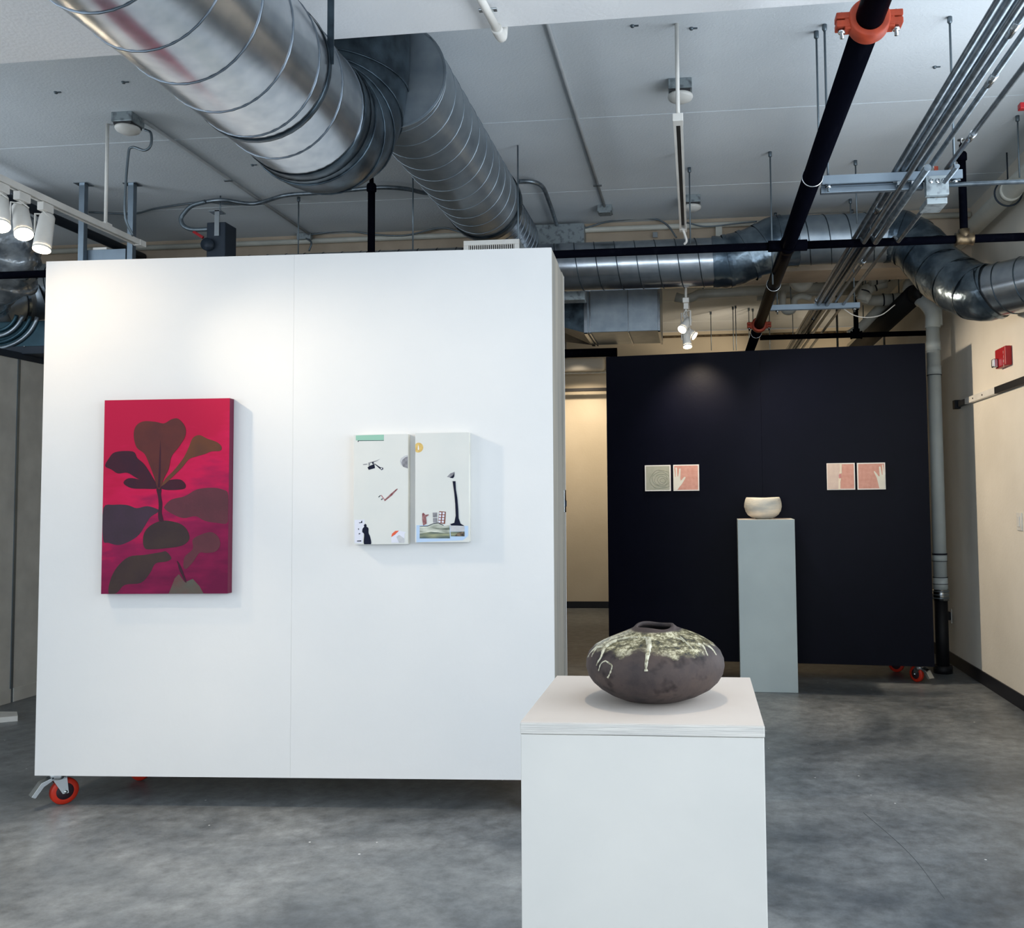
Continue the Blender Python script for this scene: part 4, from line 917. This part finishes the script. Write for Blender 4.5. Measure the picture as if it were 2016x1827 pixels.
# left track
pst = at(252, 245, Z=ZC); ZT2 = at(238, 450, Y=pst.y).z; xl = pst.x; ye2 = at(275, 480, Z=ZT2).y; xl = at(262, 474, Z=ZT2).x
print('INFO left track', pst, ZT2, xl, ye2)
track(xl, 0.8, ye2, ZT2, 'long white track with three lit spotlights at the upper left', (pst.y-.02, 2.2))
canopy(252, 228, 'ceiling canopy box above the left track stem')
cab = [at(285, 255, Y=pst.y), at(297, 262, Y=pst.y), at(297, 285, Y=pst.y), at(285, 296, Y=pst.y), at(260, 290, Y=pst.y), at(252, 310, Y=pst.y), at(246, 420, Y=pst.y), at(262, 465, Y=pst.y+.05)]
tag(MB().tube(smooth(cab, 8), .0075, 8).build('armoured_cable', M_CABLE), 'flexible grey cable looping from the canopy down to the left track', 'cable')
def head(root_label, base, target, stem_len, lit=True, L=.15, r=.036, group='track spotlights', arm_side=1):
    """base = point on the track underside; head pivots below it and points at target"""
    base = Vector(base); piv = base - Vector((0, 0, stem_len)); d_ = (Vector(target)-piv).normalized()
    t_ = thing('track_spotlight', root_label, 'spotlight', base, 0, group)
    MB().box(base-Vector((.018,.04,.045)), base+Vector((.018,.04,0))).build('track_connector', M_WHITE, t_, bevel=.003)
    side = d_.cross(Vector((0,0,1))); side = side.normalized() if side.length > .01 else Vector((1,0,0))
    s0_ = base + side*.0 - Vector((0,0,.045)); e0 = piv + side*(r+.006)*arm_side
    MB().bar(s0_+side*(r+.006)*arm_side*.0, s0_-Vector((0,0,.012)), .016, .016, (0,1,0)).bar(s0_-Vector((0,0,.012)), s0_-Vector((0,0,.012))+side*(r+.006)*arm_side, .014, .005).bar(s0_-Vector((0,0,.010))+side*(r+.006)*arm_side, e0-Vector((0,0,.02)), .016, .005, side).build('yoke_arm', M_WHITE, t_, bevel=.001)
    q0 = piv - d_*L*.45; q1 = piv + d_*L*.55
    MB().tube([q0, q0+d_*.012, q1-d_*.02, q1], [r*.72, r*.86, r, r], 28).build('lamp_housing', M_WHITE, t_)
    MB().tube([q1, q1+d_*.012], [r*1.02, r*.98], 28, caps=False).build('lamp_rim', M_WHITE, t_)
    MB().tube([q1+d_*.001, q1+d_*.008, q1+d_*.011], [r*.97, r*.9, r*.4], 24).build('lamp_lens', M_LENS if lit else M_WHITE, t_)
    MB().tube(smooth([base-Vector((.0,.02,.045)), piv+side*arm_side*-.03+Vector((0,0,.06)), q0+Vector((0,0,.02)), q0], 5), .0035, 6).build('lamp_cord', M_WHITE, t_)
    return t_
zr = ZT2-.016
for (px_, py_, tx, lab, sl) in ((90, 394, (.10, -.35, -1.3), 'lit white spotlight nearest the partition corner, pointing down', .14), (44, 368, (.55, -.5, -1.2), 'lit white spotlight in the middle of three on the left track, tilted right', .13), (2, 348, (.45, -.5, -1.2), 'lit white spotlight cut by the left photo edge on the left track', .13)):
    y_ = at(px_, py_, X=xl).y; b_ = Vector((xl, y_, zr)); head(lab, b_, b_+Vector(tx), sl, L=.20, r=.043)
head('white spotlight on the left track out over the room, lighting the white partition', (xl, 3.52, zr), (-1.3, 4.1, 1.5), .12, L=.18, r=.042)
head('white spotlight on the left track furthest out over the room', (xl, 1.75, zr), (-1.0, 4.1, 1.3), .12, L=.18, r=.042)
head('white spotlight on the left track out over the room, lighting the floor', (xl, 3.0, zr), (-1.9, 3.5, 0), .12, L=.18, r=.042)
# pendant cluster before the black partition
ptop = at(1350, 575, Y=7.1); zk = at(1350, 603, Y=7.1).z
ZTp = zk+.035
CT = track(ptop.x, 7.07, 7.34, ZTp, 'short white track with pendant spotlights before the black partition', (7.14,))
for dx_, px_, py_, tg_, lab in ((-.0, 1343, 655, (-.5, -.8, -1.0), 'lit spotlight on the left of the pendant cluster above the black partition'), (.0, 1352, 682, (.1, -.35, -1.3), 'lowest lit spotlight of the pendant cluster above the black partition'), (.0, 1366, 668, (1.1, -.35, -1.0), 'lit spotlight turned right in the pendant cluster above the black partition')):
    y_ = {1343: 7.11, 1352: 7.19, 1366: 7.27}[px_]; b_ = Vector((ptop.x, y_, ZTp-.016)); z_ = at(px_, py_, Y=y_).z
    head(lab, b_, b_+Vector(tg_), max(.1, b_.z-z_-.07), L=.13, r=.034, arm_side=1 if px_ != 1343 else -1)
spot('cluster_beam', (ptop.x+.02, 6.98, zk-.30), (ptop.x+.08, 7.42, 2.0), 70*SP, 84, .9, .05, WARM)
spot('cluster_beam', (ptop.x+.12, 6.98, zk-.3), (2.14, 6.5, 1.1), 150*SP, 110, .8, .04, WARM)

# ------------------------------------------------------------------ ceiling conduits, cables, switch, grille
def ceil_run(pts, r, m, label, name='ceiling_conduit', cat='conduit', z=None, sub=0):
    P = [at(px, py, Z=(ZC-r-.004) if z is None else z) for px, py in pts]
    if sub: P = smooth(P, sub)
    return tag(MB().tube(P, r, 10).build(name, m), label, cat)
xc = at(450, 352, Z=ZC-.012).x; ceil_y0 = at(286, 236, Z=ZC-.012).y
c_ = tag(MB().tube([(xc, cpos.y*0+ceil_y0, ZC-.012), (xc, YB2-.02, ZC-.012)], .011, 10).build('ceiling_conduit', M_WCOND), 'white painted conduit along the ceiling left of the big duct', 'conduit')
for py_ in (352,):
    y_ = at(450, py_, Z=ZC-.012).y; MB().box((xc-.03, y_-.01, ZC-.028), (xc+.03, y_+.01, ZC-.02)).build('conduit_strap', M_CHROME, c_)
xc2 = at(1135, 230, Z=ZC-.012).x; y0_, y1_ = f(xc2)+.005, at(1180, 403, Z=ZC).y
c_ = tag(MB().tube([(xc2, y0_, ZC-.012), (xc2, y1_, ZC-.012)], .011, 10).build('ceiling_conduit', M_WCOND), 'white painted conduit along the ceiling between the second duct and the right track', 'conduit')
MB().box((xc2-.03, y1_-.5, ZC-.028), (xc2+.03, y1_-.48, ZC-.02)).build('conduit_strap', M_CHROME, c_)
t_ = thing('junction_box', 'small metal box at the end of the white ceiling conduit', 'junction box', (xc2, y1_, ZC-.06))
MB().box((xc2-.055, y1_, ZC-.05), (xc2+.055, y1_+.11, ZC)).build('box_body', M_BOX, t_, bevel=.003); MB().box((xc2-.045, y1_-.004, ZC-.062), (xc2+.045, y1_+.09, ZC-.05)).build('box_cover', M_BOX, t_, bevel=.002)
ceil_run([(175,418),(260,421),(310,410),(400,398),(450,402),(520,400)], .007, M_CABLE, 'thin grey cable across the ceiling behind the left track', 'armoured_cable', 'cable', sub=6)
zz = ZC-.045
tag(MB().tube(smooth([at(x, y, Z=zz) for x, y in ((405,397),(440,394),(500,401),(560,385),(620,380),(690,374),(750,369),(800,372),(840,380),(870,374))], 7), .015, 10).build('steel_conduit', M_EMT), 'wavy silver conduit crossing the ceiling behind the big elbow', 'conduit')
tag(MB().tube(smooth([at(x, y, Z=zz) for x, y in ((1020,357),(1048,358),(1068,368),(1080,395),(1096,442))], 7), .016, 10).build('steel_conduit', M_EMT), 'bent conduit emerging right of the second duct', 'conduit')
ysw = at(405, 397, Z=zz).y
whip = [at(405, 397, Z=zz)] + [at(x, y, Y=ysw) for x, y in ((378,405),(362,420),(356,432),(362,445),(380,452),(418,451))]
tag(MB().tube(smooth(whip, 8), .016, 10).build('flexible_conduit', M_CABLE), 'armoured whip curling down to the dark disconnect switch', 'conduit')
sw = thing('disconnect_switch', 'dark grey disconnect switch hung above the white partition', 'switch', at(424, 492, Y=ysw))
g2 = lambda x, y, dy=0: at(x, y, Y=ysw) + Vector((0, dy, 0))
a, b = g2(402, 440), g2(446, 496); MB().box((a.x+.03, ysw-.02, b.z-.06), (b.x, ysw+.14, a.z)).build('switch_body', M_DARK, sw, bevel=.006)
c_ = g2(414, 484); MB().lathe([(.04,-.02),(.046,0),(.046,.03)], (0,0,0), 24, Matrix.Translation((c_.x, ysw-.02, c_.z)) @ Matrix.Rotation(math.pi/2, 4, 'X')).build('rotary_plate', M_DARK, sw)
MB().bar(g2(381, 456), g2(400, 468), .02, .02).build('red_lever', M_DRED, sw, bevel=.003)
MB().box((g2(432,0).x, ysw-.03, g2(440,466).z), (g2(441,0).x, ysw-.02, g2(440,416).z)).box((g2(420,0).x, ysw-.03, g2(440,418).z), (g2(443,0).x, ysw+.05, g2(440,415.5).z)).build('perforated_bracket', M_CHROME, sw)
tag(MB().tube([(g2(436,0).x, ysw+.02, g2(440,417).z), (g2(436,0).x, ysw+.02, ZC)], .005, 8).build('hanger_rod', M_ROD), 'rod holding the disconnect switch from the ceiling', 'rod')
# back beam services
yb = YB2-.03
tag(MB().tube([(XL+.01, yb, ZC-.06), (XR-.01, yb, ZC-.06)], .022, 12).build('beam_conduit', M_PVC), 'long white conduit along the top of the rear ceiling beam', 'conduit')
def wire(pts, label, r=.007, Y=yb-.03): return tag(MB().tube(smooth([at(x, y, Y=Y) for x, y in pts], 7), r, 8).build('armoured_cable', M_CABLE), label, 'cable')
wire(((590,464),(610,462),(680,455),(740,462),(800,463),(865,449),(900,455),(935,467)), 'drooping grey cable along the rear beam above the white partition')
wire(((1108,452),(1150,449),(1200,436),(1275,430),(1310,440),(1332,468)), 'grey cable curving over the long cross duct, left of the right track end')
wire(((1352,438),(1390,446),(1450,440),(1490,436)), 'dark cable along the rear beam right of the track end', .006)
for px_, py_, n_ in ((600, 466, 'small junction box with cables on the rear beam, above the white partition'),):
    p_ = at(px_, py_, Y=yb-.03); t_ = thing('junction_box', n_, 'junction box', p_); MB().cbox(p_, (.12, .05, .05)).build('box_body', M_BOX, t_, bevel=.003); MB().tube(smooth([p_+Vector((.02,-.02,-.02)), p_+Vector((.07,-.03,-.06)), p_+Vector((.05,-.03,-.13))], 5), .008, 8).build('cable_tail', M_CABLE, t_)
p_ = at(1415, 450, Y=YB2-.02); tag(MB().box((p_.x-.025, YB2-.05, p_.z-.25), (p_.x+.025, YB2-.001, p_.z+.03)).build('beam_stub', M_PVC), 'short white post on the rear beam right of the track', 'post')
p_ = at(1290, 463, Y=YB2-.02); tag(MB().cbox((p_.x, YB2-.02, p_.z), (.04, .03, .045)).build('cable_clip', M_CHROME, bevel=.003), 'small shiny clip on the rear beam above the cross duct', 'clip')
# red pipe
xr_ = at(850, 378, Z=ZC-.05).x; tag(MB().tube([(xr_, at(770, 285, Z=ZC-.05).y-1.2, ZC-.05), (xr_, YB2-.06, ZC-.05)], .017, 12).build('red_pipe', M_RED), 'dark red pipe running under the ceiling beside the second duct', 'pipe')
# corner pipe at far left
xl_ = at(170, 458, Z=ZC-.16).x; tag(MB().tube([(xl_, 1, ZC-.16), (xl_, YB2-.1, ZC-.16)], .035, 14).build('corner_pipe', M_DARK), 'dark pipe along the upper left wall behind the strut hanger', 'pipe')
# conduit on the front beam
p0, p1 = at(915, -60, Z=ZB1-.03), at(985, 70, Z=ZB1-.03)
bc = thing('beam_conduit', 'white conduit under the near ceiling beam with an elbow at its end', 'conduit', p1)
MB().tube([p0, p1], .016, 14).build('conduit_run', M_WHITE, bc); MB().tube(smooth([p1+(p0-p1).normalized()*.06, p1, p1+Vector((.002,.02,.01)), p1+Vector((.002,.035,.06))], 4), .022, 14).build('elbow', M_WHITE, bc)
pk = p0.lerp(p1, .62); MB().cbox(pk+Vector((0,0,.01)), (.07, .022, .008)).build('conduit_strap', M_CHROME, bc, bevel=.002)
# supply grille on top of / behind the partition
a, b = at(914, 476, Y=5.5), at(1023, 476, Y=5.5); zlo = at(960, 500, Y=5.5).z
gr = thing('supply_grille', 'white louvred supply grille just above the top edge of the white partition', 'vent', ((a.x+b.x)/2, 5.5, zlo))
MB().box((a.x, 5.5, zlo-.1), (b.x, 5.506, a.z)).build('backing', M_TRKIN, gr)
fb = MB(); fb.box((a.x, 5.48, a.z-.03), (b.x, 5.5, a.z)); fb.box((a.x, 5.48, zlo-.1), (b.x, 5.5, zlo-.07)); fb.box((a.x, 5.48, zlo-.07), (a.x+.03, 5.5, a.z-.03)); fb.box((b.x-.03, 5.48, zlo-.07), (b.x, 5.5, a.z-.03)); fb.build('frame', M_WHITE, gr, bevel=.002)
n_ = 22
for i in range(n_): x_ = a.x+.035+(b.x-a.x-.07)*i/(n_-1); MB().box((x_-.002, 5.484, zlo-.07), (x_+.002, 5.5, a.z-.03)).build('louvre', M_WHITE, gr)
MB().tube([(b.x-.02, 5.56, zlo-.1), (b.x-.02, 5.56, ZC)], .005, 8).build('hanger_rod', M_ROD, gr)
MB().box((a.x, 5.506, zlo-.1), (b.x, 5.8, a.z)).build('plenum', M_BOX, gr)

# ceiling anchors
for i, (px_, py_) in enumerate(((110,181),(243,161),(497,324),(1840,131),(1245,50),(1361,55))):
    p_ = at(px_, py_, Z=ZC); tag(MB().lathe([(.007,-.010),(.010,-.005),(.011,0)], (p_.x, p_.y, ZC), 8).cbox((p_.x+.014, p_.y, ZC-.003), (.03, .008, .005)).build('ceiling_anchor', M_ROD), ('leftover metal anchor in the ceiling at the far left', 'leftover anchor in the ceiling above the left canopy box', 'small hook in the ceiling just left of the big duct end', 'leftover clip in the ceiling between the black main and the conduits', 'small anchor by the near beam left of the right track', 'small anchor by the near beam right of the right track')[i], 'anchor', 'ceiling anchors')

# ------------------------------------------------------------------ plastic drain pipes beyond the duct
YP = 8.9
def pipe(pts, r, label, m=M_PVC, Y=YP, sub=0, joints=(), name='drain_pipe', dY=None):
    P = [at(x, y, Y=Y+(dY[i] if dY else 0)) for i, (x, y) in enumerate(pts)]
    t_ = thing(name, label, 'pipe', P[0]); Q = smooth(P, sub) if sub else P
    MB().tube(Q, r, 16).build('pipe_run', m, t_)
    if not sub and abs(P[0].x-P[-1].x) > .5:
        for w_ in (.15, .75):
            h_ = P[0].lerp(P[-1], w_); MB().tube([h_+Vector((0,0,.0)), (h_.x, h_.y, ZC)], .005, 8).build('hanger_rod', M_ROD, t_)
    else:
        h_ = P[len(P)//2]; MB().tube([h_, (h_.x, h_.y, ZC)], .005, 8).build('hanger_rod', M_ROD, t_)
    for j in joints:
        a_, b_ = P[j[0]], P[j[0]+1]; c_ = a_.lerp(b_, j[1]); d_ = (b_-a_).normalized()
        MB().tube([c_-d_*.006, c_+d_*.006], r*1.08, 16).build('joint_ring', M_JOINT, t_); MB().tube([c_+d_*.007, c_+d_*.09], r*1.06, 16).build('socket', m, t_)
    return t_
pipe([(1330,585),(1350,590),(1365,585),(1375,579),(1700,562)], .048, 'upper of two long white drain pipes behind the black main')
pipe([(1460,553),(1560,548),(1720,543)], .045, 'white drain pipe just under the duct jog', joints=((1,.3),(1,.55)), Y=8.6)
pipe([(1490,585),(1600,577),(1700,571)], .04, 'lower of two long white drain pipes behind the black main', Y=9.2, joints=((1,.8),))
def trap(cx_, cy_, a_, r, label, Y):
    pts = [(cx_-a_, cy_-30), (cx_-a_, cy_)] + [(cx_-a_*math.cos(t), cy_+a_*math.sin(t)) for t in (.5, 1.05, 1.57, 2.1, 2.65)] + [(cx_+a_, cy_), (cx_+a_+2, cy_-14), (cx_+a_+16, cy_-20), (cx_+a_+34, cy_-15)]
    pipe(pts, r, label, Y=Y, sub=4)
trap(1577, 550, 15, .045, 'white U-shaped drain trap under the cross duct, right of the black main', 8.2)
trap(1552, 603, 11, .032, 'smaller white drain trap below, above the black partition', 8.6)
YQ = 8.2
pipe([(1712,552),(1730,547),(1765,538),(1800,528)], .052, 'white drain elbow rising right into the foil-wrapped duct', Y=YQ, joints=((0,.6),(1,.5)))
pipe([(1745,556),(1722,562),(1704,572),(1700,584),(1712,590)], .05, 'curved white drain fitting at the left of the drain cluster', Y=YQ+.1, sub=4, joints=((1,.1),(2,.2)))
pipe([(1700,590),(1725,592),(1770,588),(1800,585)], .05, 'level white drain pipe in the middle of the drain cluster', Y=YQ+.25, joints=((1,.3),(1,.7)))
pipe([(1798,552),(1790,560),(1790,575)], .055, 'short white drain hub below the foil-wrapped duct', Y=YQ-.2)
pipe([(1790,590),(1740,602),(1700,640),(1672,660)], .045, 'white drain pipe sloping down-left behind the black drop', Y=YQ+.5, sub=4, joints=((0,.4),))
# big black slanting pipe
p0, p1 = at(1700, 676, Y=9.6), at(1800, 580, Y=7.9)
tag(MB().tube([p0+(p0-p1)*.3, p1], .085, 24).tube([p1, at(1822, 575, Y=7.8)], .075, 20).build('black_drain_pipe', M_BLACK), 'fat black slanting pipe right above the black partition', 'pipe')
# fine white loop of wire
tag(MB().tube(smooth([at(x, y, Y=7.2) for x, y in ((1658,606),(1680,620),(1705,625),(1735,620),(1762,600))], 8), .004, 6).build('white_wire', M_WHITE), 'thin white wire swagged between conduits and black pipe', 'wire')
# vertical stack in the corner
pb_ = at(1852, 1322, Z=0); YS = 7.75; xs_ = at(1851, 1325, Y=YS).x; rs = .054
xs_ = (at(1853, 1200, Y=YS).x + at(1838, 700, Y=YS).x)/2
zf = lambda py: at(1850, py, Y=YS).z
SK = thing('drain_stack', 'pale vertical drain stack right of the black partition, black at its foot', 'pipe', (xs_, YS, 0))
MB().tube([(xs_, YS, zf(1180)), (xs_, YS, zf(640))], rs, 28).build('pale_pipe', M_PVC2, SK)
MB().tube([(xs_, YS, .0), (xs_, YS, zf(1182))], rs-.002, 28).build('black_pipe', M_BLACK, SK); MB().tube([(xs_, YS, 0), (xs_, YS, .06)], rs+.02, 28).build('foot_hub', M_BLACK, SK)
cp = MB().tube([(xs_, YS, zf(1182)), (xs_, YS, zf(1160))], rs+.008, 28).build('clamp_coupling', M_CHROME, SK)
for py_ in (1163, 1170, 1177): MB().tube(ring((xs_, YS, zf(py_)), (0,0,1), rs+.010, 0), .004, 6, closed=True).build('clamp_band', M_GALV2, cp)
for a_, b_ in ((1158, 1137), (1105, 1092), (739, 720), (672, 690)):
    MB().tube([(xs_, YS, zf(a_)), (xs_, YS, zf(b_))], rs+.004, 28).build('socket', M_PVC2, SK)
MB().tube([(xs_, YS, zf(1092.5)), (xs_, YS, zf(1089))], rs+.006, 28).build('joint_ring', M_JOINT, SK)
for py_ in (1105, 1137, 1150, 739): MB().tube([(xs_, YS, zf(py_)), (xs_, YS, zf(py_-1.2))], rs+.0055, 28).build('joint_ring', M_JOINT, SK)
zt_ = zf(640)
MB().tube(smooth([(xs_, YS, zt_-.02), (xs_, YS, zt_+.1), (xs_-.04, YS+.05, zt_+.2), at(1812, 590, Y=YS+.15)], 5), rs+.006, 24).build('top_bend', M_PVC2, SK)
MB().tube([(xs_+.03, YS+.02, zt_), (xs_+.03, YS+.02, zt_+.16)], rs, 20).build('branch_hub', M_PVC2, SK)

# ------------------------------------------------------------------ right wall fittings
def wx(px, py): return at(px, py, X=XR)
p0, p1 = wx(1890, 798), wx(1975, 768); pe = wx(2016, 749)
zz = (wx(1892, 796).z + wx(1990, 760).z)/2
y_a, y_b, y_c = wx(1889, 797).y, wx(1908, 790).y, wx(1967, 769).y
WR = thing('wall_rail', 'narrow black and white rail fixed along the right wall', 'rail', (XR-.03, y_a, zz-.03))
MB().box((XR-.05, y_a-.04, zz-.035), (XR, y_a+.02, zz+.035)).build('end_bracket', M_BLACK, WR, bevel=.003)
MB().box((XR-.032, y_b, zz-.022), (XR-.002, y_a-.04, zz+.022)).build('grey_rail_section', M_DARK, WR, bevel=.002)
MB().box((XR-.034, y_c, zz-.024), (XR-.002, y_b, zz+.024)).build('white_rail_section', M_WHITE, WR, bevel=.002)
MB().box((XR-.034, 2.0, zz-.024), (XR-.002, y_c, zz+.024)).build('black_rail_section', M_BLACK, WR, bevel=.002)
for k_ in (.3, .62): y_ = y_b+(y_c-y_b)*k_; MB().lathe([(.006,0),(.006,.004)], (0,0,0), 8, Matrix.Translation((XR-.034, y_, zz)) @ Matrix.Rotation(-math.pi/2, 4, 'Y')).build('screw', M_BLACK, WR)
# alarm strobe
q = [wx(1971, 682), wx(1992, 678), wx(1992, 720), wx(1971, 716)]
y0_, y1_ = sorted((q[0].y, q[1].y)); z0_, z1_ = q[2].z+.005, q[1].z-.005
AL = thing('fire_alarm_strobe', 'small red alarm strobe on the right wall above the rail', 'alarm', (XR-.04, (y0_+y1_)/2, z0_))
MB().box((XR-.045, y0_, z0_), (XR, y1_, z1_)).build('alarm_body', M_DRED, AL, bevel=.008)
zc_ = (z0_+z1_)/2-.03
MB().box((XR-.075, y1_-.07, zc_-.03), (XR-.045, y1_-.01, zc_+.03)).build('strobe_lens', M_CHROME, AL, bevel=.006)
MB().box((XR-.078, y1_-.062, zc_-.022), (XR-.074, y1_-.04, zc_+.022)).build('strobe_flash', mat('strobe_glass', (235,240,245), .1), AL)
for i, ch in enumerate('FIRE'):
    cu = bpy.data.curves.new('letter', 'FONT'); cu.body = ch; cu.size = .028; cu.extrude = .0005; cu.align_x = 'CENTER'
    o = bpy.data.objects.new('letter', cu); me = bpy.data.meshes.new_from_object(o); bpy.data.objects.remove(o)
    vsl = [v.co.copy() for v in me.vertices]; mb_ = MB(); yy = y0_+.035
    mb_.add([(XR-.0458-v.z, yy - v.x, zc_+.045-i*.03+v.y) for v in vsl], [tuple(p.vertices) for p in me.polygons]); mb_.build('letter', M_WHITE, AL)
# light switch, plug with cords
q0, q1 = wx(2003, 1009), wx(2014, 1045); 
ls = thing('light_switch', 'white double switch plate on the right wall near the photo edge', 'switch', (XR, (q0.y+q1.y)/2, q1.z))
MB().box((XR-.008, min(q0.y,q1.y), q1.z), (XR-.0002, max(q0.y,q1.y), q0.z)).build('switch_plate', M_WHITE, ls, bevel=.002); ym = (q0.y+q1.y)/2
MB().box((XR-.014, ym-.018, (q0.z+q1.z)/2-.035), (XR-.008, ym+.018, (q0.z+q1.z)/2+.035)).build('rocker', M_WHITE, ls, bevel=.002)
pp_ = at(1867, 1212, X=XR-.02); pl_ = thing('power_outlet', 'black plug adapter in an outlet low on the right wall beside the stack', 'outlet', pp_)
MB().box((XR-.006, pp_.y-.04, pp_.z-.06), (XR-.0002, pp_.y+.04, pp_.z+.06)).build('outlet_plate', M_WHITE, pl_, bevel=.002); MB().box((XR-.06, pp_.y-.03, pp_.z-.035), (XR-.006, pp_.y+.03, pp_.z+.035)).build('plug_adapter', M_BLACK, pl_, bevel=.006)
rn = random.Random(5)
for j, (lab, rr_) in enumerate((('dark cord hanging from the plug adapter to the floor', .004), ('pale cord tangled on the floor beside the stack foot', .0035))):
    P = [Vector((XR-.05, pp_.y-.01+.02*j, pp_.z-.03)), Vector((XR-.045, pp_.y+.01, pp_.z-.25)), Vector((XR-.04, pp_.y-.03, .14)), Vector((XR-.07, pp_.y-.05, .03)), Vector((XR-.10-.03*j, pp_.y-.12, .006)), Vector((XR-.05, pp_.y-.2, .006)), Vector((XR-.12, pp_.y-.16, .006)), Vector((XR-.08-.04*j, pp_.y-.06, .01))]
    o_ = MB().tube(smooth(P, 8), rr_, 6).build('power_cord', M_BLACK if j == 0 else M_WCOND, pl_); o_['label'] = lab

# ------------------------------------------------------------------ left display partition, plank
XLp = at(34, 1379, Z=0).x
sm_ = at(21, 1384, X=XLp).y; HL = at(60, 712, X=XLp).z
print('INFO left partition', XLp, sm_, HL)
LP = thing('display_wall', 'pale panelled display wall seen at the far left past the white partition', 'partition', (XLp-.06, sm_, 0))
MB().box((XLp-.12, 2.0, 0), (XLp, sm_-.012, HL)).build('wall_sheet', M_GAPW, LP, bevel=.002); MB().box((XLp-.12, sm_+.012, 0), (XLp, 10.5, HL)).build('wall_sheet', M_GAPW, LP, bevel=.002)
MB().box((XLp-.12, sm_-.012, .0), (XLp+.006, sm_+.012, HL)).build('joint_strip', M_STRUT, LP)
for a_, b_ in ((2.0, sm_-.013), (sm_+.013, 10.5)): MB().box((XLp, a_, 0), (XLp+.012, b_, .10)).build('skirting', M_GAPW, LP, bevel=.003)
MB().box((XLp-.13, 2.0, HL), (XLp+.01, 10.5, HL+.05)).build('top_rail', M_DARK, LP)
q0, q1 = at(0, 1432, Z=0), at(35, 1420, Z=0)
tag(MB().add([(q1.x-.9, q0.y-.35, 0), (q1.x, q1.y, 0), (q1.x-.10, q1.y+.12, 0), (q1.x-.9, q1.y+.1, 0), (q1.x-.9, q0.y-.35, .035), (q1.x, q1.y, .035), (q1.x-.10, q1.y+.12, .035), (q1.x-.9, q1.y+.1, .035)], [(0,3,2,1),(4,5,6,7),(0,1,5,4),(1,2,6,5),(2,3,7,6),(3,0,4,7)]).build('floor_board', M_WHITE, bevel=.002), 'flat white board lying on the floor at the left photo edge', 'board')

# ------------------------------------------------------------------ back wall rails seen through the gap
z_ = at(1155, 718, Y=11.7).z; xg = at(1190, 718, Y=11.7).x
rb_ = thing('roller_blind', 'cream tube with rounded end high in the gap between the partitions', 'tube', (-2, 11.7, z_))
MB().tube([(-4.5, 11.7, z_), (xg-.03, 11.7, z_), (xg, 11.7, z_)], [.085, .085, .07], 24).build('tube_shell', M_WALL, rb_)
for x_ in (-3.5, xg-.5): MB().tube([(x_, 11.7, z_), (x_, 11.7, ZC)], .006, 8).build('hanger_rod', M_ROD, rb_)
for py_, m_, lab in ((733, M_CHROME, 'thin chrome bar high in the gap between the partitions'), (766, M_BLACK, 'thin black bar below the chrome bar in the gap')):
    z_ = at(1155, py_, Y=11.9).z; hb_ = thing('hanging_bar', lab, 'bar', (-2, 11.9, z_)); y_ = 11.9 if py_ < 750 else 11.97
    MB().box((-4.5, y_-.02, z_-.02), (xg+.3, y_+.02, z_+.02)).build('bar_length', m_, hb_, bevel=.003)
    for x_ in (-3.6, xg-.6): MB().tube([(x_, y_, z_), (x_, y_, ZC)], .006, 8).build('hanger_rod', M_ROD, hb_)
# vertical drops of conduit in the back bay (visible above the black partition)
for i, (px_, py_) in enumerate(((1648, 640), (1740, 640))):
    p_ = at(px_, py_, Y=10.2); tag(MB().tube([(p_.x, 10.2, 2.3), (p_.x, 10.2, ZC)], .012, 10).build('vertical_conduit', M_EMT), ('thin vertical conduit far back, left of the black drop', 'thin vertical conduit far back, behind the slanting black pipe')[i], 'conduit')
